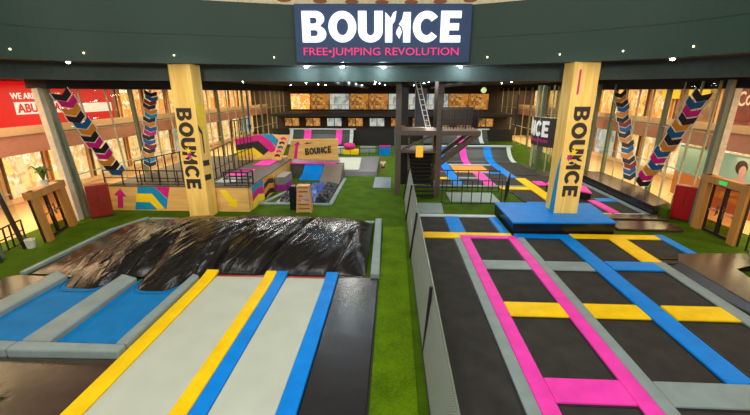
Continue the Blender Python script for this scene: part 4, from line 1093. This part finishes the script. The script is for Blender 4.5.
for i in range(5):
    z = 1.55 + i * .3; x = -8.4 + (z - zt) * .44
    MB().plate([(x - .18, 26.75, z), (x + .05, 26.75, z + .06), (x + .2, 26.75, z - .02), (x + .2, 26.75, z + .12), (x + .05, 26.75, z + .22), (x - .18, 26.75, z + .14)], (0, -1, 0), .012).build('chevron', (BPR, MAG, DBPR)[i % 3], pr_)
recentre(pr_, (-8.1, 26.8, zt))
bw = empty('plywood_hoarding', (-5.7, 27.2, 1.2), 'angled plywood wall with BOUNCE lettering and magenta arrow', 'panel')
def wl(x, z): return (x, 27.4 - (x + 8.0) * .1, z)
MB().hexa([wl(-7.75, 1.3), wl(-3.95, 1.3), (-3.95, 27.2, 1.3), (-7.75, 27.6, 1.3)], [wl(-7.35, 2.72), wl(-3.95, 2.82), (-3.95, 27.2, 2.82), (-7.35, 27.6, 2.72)]).build('board', PLY, bw)
MB().box(-7.35, -3.9, 27.36, 27.65, 1.06, 1.3).build('ledge', PALE, bw)
uxw = Vector((1, -.1, .12)).normalized(); uyw = Vector((-.05, -.02, 1)).normalized()
bounce(bw, INK, Vector(wl(-6.35, 1.62)) + Vector((0, -.03, 0)), uxw, uyw, 1.95, .48, .02)
MB().plate([wl(-6.42, 2.42), wl(-5.95, 2.46), wl(-5.75, 2.58), wl(-6.0, 2.5), wl(-6.2, 2.55)], (0, -1, 0), .02).build('bird_mark', INK, bw)
MB().plate([wl(-7.25, 1.35), wl(-7.02, 1.35), wl(-6.85, 2.35), wl(-6.7, 2.35), wl(-6.85, 2.62), wl(-7.2, 2.3), wl(-7.05, 2.32)], (0, -1, 0), .02).build('magenta_arrow', MAG, bw)
recentre(bw, (-5.7, 27.2, 1.2))
# lower cross deck in front of it
cdk = empty('cross_deck', (-5.8, 27, 0), 'low grey cross deck with pink edge behind the small airbag pit', 'deck')
MB().prism([(-7.4, 27.1), (-3.6, 27.1), (-3.6, 27.65), (-5.15, 27.65), (-5.45, 29.6), (-7.4, 29.6)], 0, 1.0).build('body', mat('deck_side', (70, 66, 60), .5), cdk)
MB().box(-7.4, -4.1, 27.0, 27.35, 1.0, 1.06).build('pink_edge', PNK, cdk)
MB().hexa([(-5.0, 25.0, 0), (-3.62, 25.0, 0), (-3.6, 27.1, 0), (-5.0, 27.1, 0)], [(-4.95, 26.9, 1.0), (-3.62, 26.9, 1.0), (-3.6, 27.1, 1.0), (-4.95, 27.1, 1.0)]).build('grey_wedge', mat('wedge_grey', (110, 102, 92), .5), cdk)
MB().hexa([(-6.7, 26.2, 0), (-5.05, 26.2, 0), (-5.05, 27.1, 0), (-6.7, 27.1, 0)], [(-6.4, 26.4, .5), (-5.05, 26.4, .5), (-5.05, 27.1, .97), (-6.4, 27.1, .97)]).build('blue_slope', BLU, cdk)
recentre(cdk, (-5.8, 27, 0))
bx = empty('foam_box', (-7, 23.8, 0), 'grey foam box with purple band beside the small airbag pit', 'box')
MB().box(-7.38, -6.75, 23.0, 24.7, .0, .42).build('purple_base', mat('purple_vinyl', (150, 30, 130), .45), bx); MB().box(-7.38, -6.75, 23.0, 24.7, .42, .9).build('grey_top', mat('foam_grey', (128, 126, 122), .5), bx)
recentre(bx, (-7, 23.8, 0))
# small airbag pit
pit = empty('airbag_pit', (-5.4, 23, 0), 'small black and blue airbag pit with grey border behind the wooden vault box', 'airbag')
border([(-7.2, 20.0), (-3.4, 20.0)], .22, .1, GRY, 'border_pad', pit); border([(-3.42, 19.9), (-3.42, 26.6)], .22, .1, GRY, 'border_pad', pit); border([(-7.3, 19.9), (-6.6, 22.8)], .2, .1, GRY, 'border_pad', pit)
for nm, xa, xb, m, sd_ in (('black_bag', -6.68, -5.25, PITB, 2.0), ('blue_bag', -5.4, -4.3, PITBLUE, 7.0), ('ribbed_bag', -4.45, -3.6, PITB, 11.0)):
    mb = MB(); vs = []; nx, ny = 26, 60
    for j in range(ny + 1):
        for i in range(nx + 1):
            x = xa + (xb - xa) * i / nx; y = 20.15 + 4.7 * j / ny
            e_ = min(1, 5 * min(i / nx, 1 - i / nx), 8 * min(j / ny, 1 - j / ny))
            rib = .09 * math.sin(y * 9 + x * 2) if nm == 'ribbed_bag' else 0
            z = .04 + .22 * e_ + (.14 * noise.noise(Vector((x * 3, y * 2.2, sd_))) + .07 * noise.noise(Vector((x * 8, y * 7, sd_))) + rib) * e_
            vs.append((x, y, max(.01, z)))
    mb.add(vs, [(j * (nx + 1) + i, j * (nx + 1) + i + 1, (j + 1) * (nx + 1) + i + 1, (j + 1) * (nx + 1) + i) for j in range(ny) for i in range(nx)])
    mb.build(nm, m, pit, smooth=True)
recentre(pit, (-5.4, 23, 0))
# wooden vault box and black pad
vb = empty('vault_box', (-4.6, 18.9, 0), 'slotted wooden vault box standing on the turf behind the big airbag', 'vault box')
bb = MB()
hh = 1.35; W0, W1 = .36, .27
for sx in (-1, 1): bb.hexa([(sx * W0 - .045, -.3, 0), (sx * W0 + .045, -.3, 0), (sx * W0 + .045, .3, 0), (sx * W0 - .045, .3, 0)], [(sx * W1 - .045, -.22, hh), (sx * W1 + .045, -.22, hh), (sx * W1 + .045, .22, hh), (sx * W1 - .045, .22, hh)])
bb.build('side_frame', wood('vault_wood', (214, 160, 96), .5, 'X', 1), vb)
for i in range(6):
    z0 = .02 + i * .225; w = W0 - (W0 - W1) * z0 / hh
    MB().box(-w, w, -.29 + .06 * z0 / hh, -.24 + .06 * z0 / hh, z0, z0 + .145).build('slat', MATS['vault_wood'], vb)
MB().box(-.33, .33, -.26, .26, hh, hh + .06).build('top', MATS['vault_wood'], vb)
vb.rotation_euler = (0, 0, .08)
lp = MB().box(-.18, .18, -.12, .12, 0, 1.3).build('leaning_pad', BLK, bevel=.04); lp.location = (-5.25, 19.15, 0)
tag(lp, 'upright black foam pad left of the slotted wooden vault box', 'pad')

# ---------------------------------------------------------------- far middle: ramp, kids area, person
rp = empty('low_ramp', (-3, 31, 0), 'low dark grey ramp with a cream trampoline panel left of the tower', 'ramp')
MB().hexa([(-5.0, 27.7, 0), (-1.2, 27.7, 0), (-1.2, 33.5, 0), (-5.6, 33.5, 0)], [(-5.0, 27.9, .3), (-1.2, 27.9, .3), (-1.2, 33.5, .55), (-5.6, 33.5, .55)]).build('body', mat('ramp_grey', (74, 78, 82), .4), rp)
MB().plate([(-4.6, 28.4, .325), (-2.6, 28.4, .325), (-2.75, 32.8, .52), (-4.9, 32.8, .52)], (0, -.04, 1), .03).build('cream_panel', TRACK, rp)
recentre(rp, (-3, 31, 0))
# child
pe = empty('person', (-.76, 28.5, 0), 'person in beige top and dark shorts standing on the turf left of the tower', 'person')
def skin_body(name, verts, edges, radii, root, m, parent, sub=2):
    me = bpy.data.meshes.new(name); me.from_pydata(verts, edges, [])
    o = bpy.data.objects.new(name, me); COL.objects.link(o); o.parent = parent
    md = o.modifiers.new('skin', 'SKIN'); md.use_smooth_shade = True
    me.materials.append(m)
    if not me.skin_vertices: me.attributes.new('skin_vertices', 'FLOAT', 'POINT') if False else None
    bm = bmesh.new(); bm.from_mesh(me); ly = bm.verts.layers.skin.verify(); bm.verts.ensure_lookup_table()
    for i, v in enumerate(bm.verts): v[ly].radius = radii[i] if isinstance(radii[i], tuple) else (radii[i], radii[i]); v[ly].use_root = (i == root)
    bm.to_mesh(me); bm.free()
    s2 = o.modifiers.new('smooth', 'SUBSURF'); s2.levels = sub; s2.render_levels = sub
    return o
SKIN = mat('skin', (170, 116, 88), .55, .05); TOP = mat('beige_cloth', (236, 224, 196), .8, .08); SHORT = mat('dark_cloth', (40, 38, 42), .8); HAIR = mat('light_brown_hair', (150, 112, 70), .6)
V = [(0, 0, .66), (0, 0, .80), (0, 0, .96), (0, 0, 1.03), (0, -.01, 1.10), (0, -.02, 1.24),
     (.07, 0, .60), (.075, -.01, .36), (.075, .01, .07), (.075, -.10, .03), (-.07, 0, .60), (-.08, -.02, .36), (-.085, 0, .07), (-.085, -.1, .03),
     (.14, 0, .95), (.19, 0, .76), (.20, -.05, .60), (.20, -.07, .53), (-.14, 0, .95), (-.19, .01, .76), (-.19, -.05, .60), (-.19, -.07, .53)]
E_ = [(0, 1), (1, 2), (2, 3), (3, 4), (4, 5), (0, 6), (6, 7), (7, 8), (8, 9), (0, 10), (10, 11), (11, 12), (12, 13), (2, 14), (14, 15), (15, 16), (16, 17), (2, 18), (18, 19), (19, 20), (20, 21)]
Rr = [.10, .09, .10, .045, .075, .075, .068, .048, .034, .03, .068, .048, .034, .03, .045, .034, .026, .024, .045, .034, .026, .024]
skin_body('body', V, E_, Rr, 0, SKIN, pe)
skin_body('top', [(0, 0, .62), (0, 0, .80), (0, 0, .97), (.15, 0, .95), (.185, 0, .80), (-.15, 0, .95), (-.185, 0, .80)], [(0, 1), (1, 2), (2, 3), (3, 4), (2, 5), (5, 6)], [.125, .115, .118, .062, .054, .062, .054], 0, TOP, pe)
skin_body('shorts', [(0, 0, .66), (.075, 0, .56), (.08, -.01, .42), (-.075, 0, .56), (-.085, -.01, .42)], [(0, 1), (1, 2), (0, 3), (3, 4)], [.115, .082, .076, .082, .076], 0, SHORT, pe)
MB().lathe([(.02, 1.19), (.085, 1.18), (.098, 1.24), (.085, 1.29), (.04, 1.325), (.001, 1.33)], (0, .012, 0)).build('hair', HAIR, pe, smooth=True)
pe.rotation_euler = (0, 0, .3)
# blue block, pink and yellow pads in the play corner
bl = empty('foam_block', (-.8, 38, 0), 'blue foam block with purple top standing left of the tower', 'block', None)
MB().box(-1.4, -.25, 37.6, 38.6, 0, .72).build('body', BLU, bl); MB().box(-1.4, -.25, 37.6, 38.6, .72, .86).build('top', mat('purple_vinyl', (150, 30, 130), .45), bl)
recentre(bl, (-.8, 38, 0))
tag(MB().lathe([(.001, 0), (.45, .04), (.62, .3), (.5, .56), (.001, .66)], (-4.4, 38.3, .465)).build('foam_dome', MAG, smooth=True), 'magenta foam dome on a yellow block in the play corner', 'foam shape')
tag(MB().box(-5.0, -3.5, 37.8, 38.9, 0, .46).build('foam_block', YPR, bevel=.04), 'yellow foam block under the magenta dome', 'block')
tag(MB().box(-5.9, -5.05, 38.2, 39.4, 0, .62).build('foam_block', PALE, bevel=.04), 'pale foam block left of the magenta dome', 'block')
tag(MB().box(-3.4, -1.8, 38.9, 39.6, 0, .62).build('foam_block', GRY, bevel=.04), 'grey foam block right of the magenta dome', 'block')
cage_fence((-5.6, 34.2, 0), (-1.3, 34.2, 0), 1.15, 5, 'thin black railing in front of the foam blocks', rails=())
struct(MB().box(-4.7, 2.2, 44.6, 44.8, 0, 1.75).build('wall_black', mat('black_partition', (24, 24, 26), .7)))
tag(MB().box(.1, .75, 40.5, 40.8, 0, 2.5).build('blue_door_panel', mat('slate_blue', (70, 98, 128), .5)), 'slate blue panel standing left of the tower posts', 'panel')

# ---------------------------------------------------------------- far end of the hall
struct(MB().box(-24, 23, 57, 57.3, -.1, 7).build('wall_north', mat('end_wall', (52, 42, 38), .7)))
struct(MB().box(-15.6, 15, 49.2, 57, 3.0, 3.35).build('mezzanine_slab', mat('slab_dark', (42, 38, 36), .7)))
struct(MB().box(-15.6, 15, 49.2, 49.3, 0.0, 1.5).build('wall_north_lower', mat('black_partition', (24, 24, 26), .7)))
cage_fence((-11.5, 49.3, 3.35), (10.0, 49.3, 3.35), 1.1, 24, 'long dark railing along the far mezzanine', rails=(.5,))
for i in range(10):
    x = -13.6 + i * 2.85
    m = (SH_UP, SH_FAR, SH_CO, SH_FAR, SH_FAR, SH_CO, SH_CO, SH_CO, SH_FAR, SH_FAR)[i]
    r = empty('shopfront', (x, 56.9, 3.4), 'lit shop at the back of the far mezzanine', 'shopfront', 'lit shops on the far mezzanine')
    MB().box(-1.38, 1.38, -.06, 0, .2, 2.35).build('display_window', m, r); MB().box(-1.4, 1.4, -.12, -.02, 2.35, 2.6).build('sign_band', BLACKMET, r)
    r = empty('shop_window', (x, 51.6, 1.2), 'dim lit window under the far mezzanine', 'window', 'dim windows under the far mezzanine')
    MB().box(-.95, .95, -.06, 0, .45, 1.45).build('pane', SH_CO if i in (2, 4) else SH_FAR, r)
    f = MB()
    for a in (-1.05, -.05, .95): f.box(a, a + .1, -.12, -.06, .35, 1.55)
    f.build('frame', BLACKMET, r)
struct(MB().box(-15.6, 15, 51.7, 51.9, 0, 3.0).build('wall_under_mezzanine', mat('end_wall', (52, 42, 38), .7)))

# ---------------------------------------------------------------- light
def area(name, loc, size, power, color, rot=(0, 0, 0), sy=None):
    L = bpy.data.lights.new(name, 'AREA'); L.energy = power; L.color = color; L.size = size
    if sy: L.shape = 'RECTANGLE'; L.size_y = sy
    o = bpy.data.objects.new(name, L); o.location = loc; o.rotation_euler = rot; COL.objects.link(o); return o
for ix in range(4):
    for iy in range(4):
        area('atrium_lamp', (-10 + ix * 6.2, -2 + iy * 5.2, 14.5), 1.3, 118, (1.0, .97, .91))
for ix in range(4):
    area('front_fill_light', (-11 + ix * 6.6, -6, 9), 1.6, 420, (1.0, .96, .88), (math.radians(66), 0, 0))  # added fill behind the camera, tilted low to brighten upright faces
for y in (24, 30, 36, 43):
    for x in (-9, -3, 3, 9): area('hall_lamp', (x, y, 6.75), 1.4, 190, (1.0, .96, .88))
for s in (-1, 1):
    for y in (14, 26, 39, 51): area('mall_lamp_bank', (s * 18.2 if s < 0 else 17.6, y, 6.4), 2.6, 600, (1.0, .70, .40), sy=10)
    for y in (15, 27, 39, 51): area('mall_lower_lamp_bank', (s * 17.6 if s < 0 else 16.8, y, 2.85), 1.2, 300, (1.0, .70, .38), sy=10)
w = bpy.data.worlds.new('world'); S.world = w; w.use_nodes = True
w.node_tree.nodes['Background'].inputs['Color'].default_value = (.9, .85, .75, 1); w.node_tree.nodes['Background'].inputs['Strength'].default_value = .12

for x, tx in ((-5.5, -9.5), (4.5, 8.0)):      # added spots without visible fixtures, to brighten the columns
    L = bpy.data.lights.new('column_fill_spot', 'SPOT'); L.energy = 2600; L.color = (1.0, .93, .78); L.spot_size = math.radians(34); L.spot_blend = .8; L.shadow_soft_size = .25
    o = bpy.data.objects.new('column_fill_spot', L); o.location = (x, 5.0, 8.6); COL.objects.link(o)
    o.rotation_euler = (Vector((tx, 17.4, 3.9)) - o.location).to_track_quat('-Z', 'Y').to_euler()
# ---------------------------------------------------------------- view
S.view_settings.view_transform = 'Standard'; S.view_settings.look = 'None'
S.view_settings.exposure = 0.2; S.view_settings.gamma = 1.0; S.view_settings.use_curve_mapping = False
S.cycles.max_bounces = 6; S.cycles.transparent_max_bounces = 12
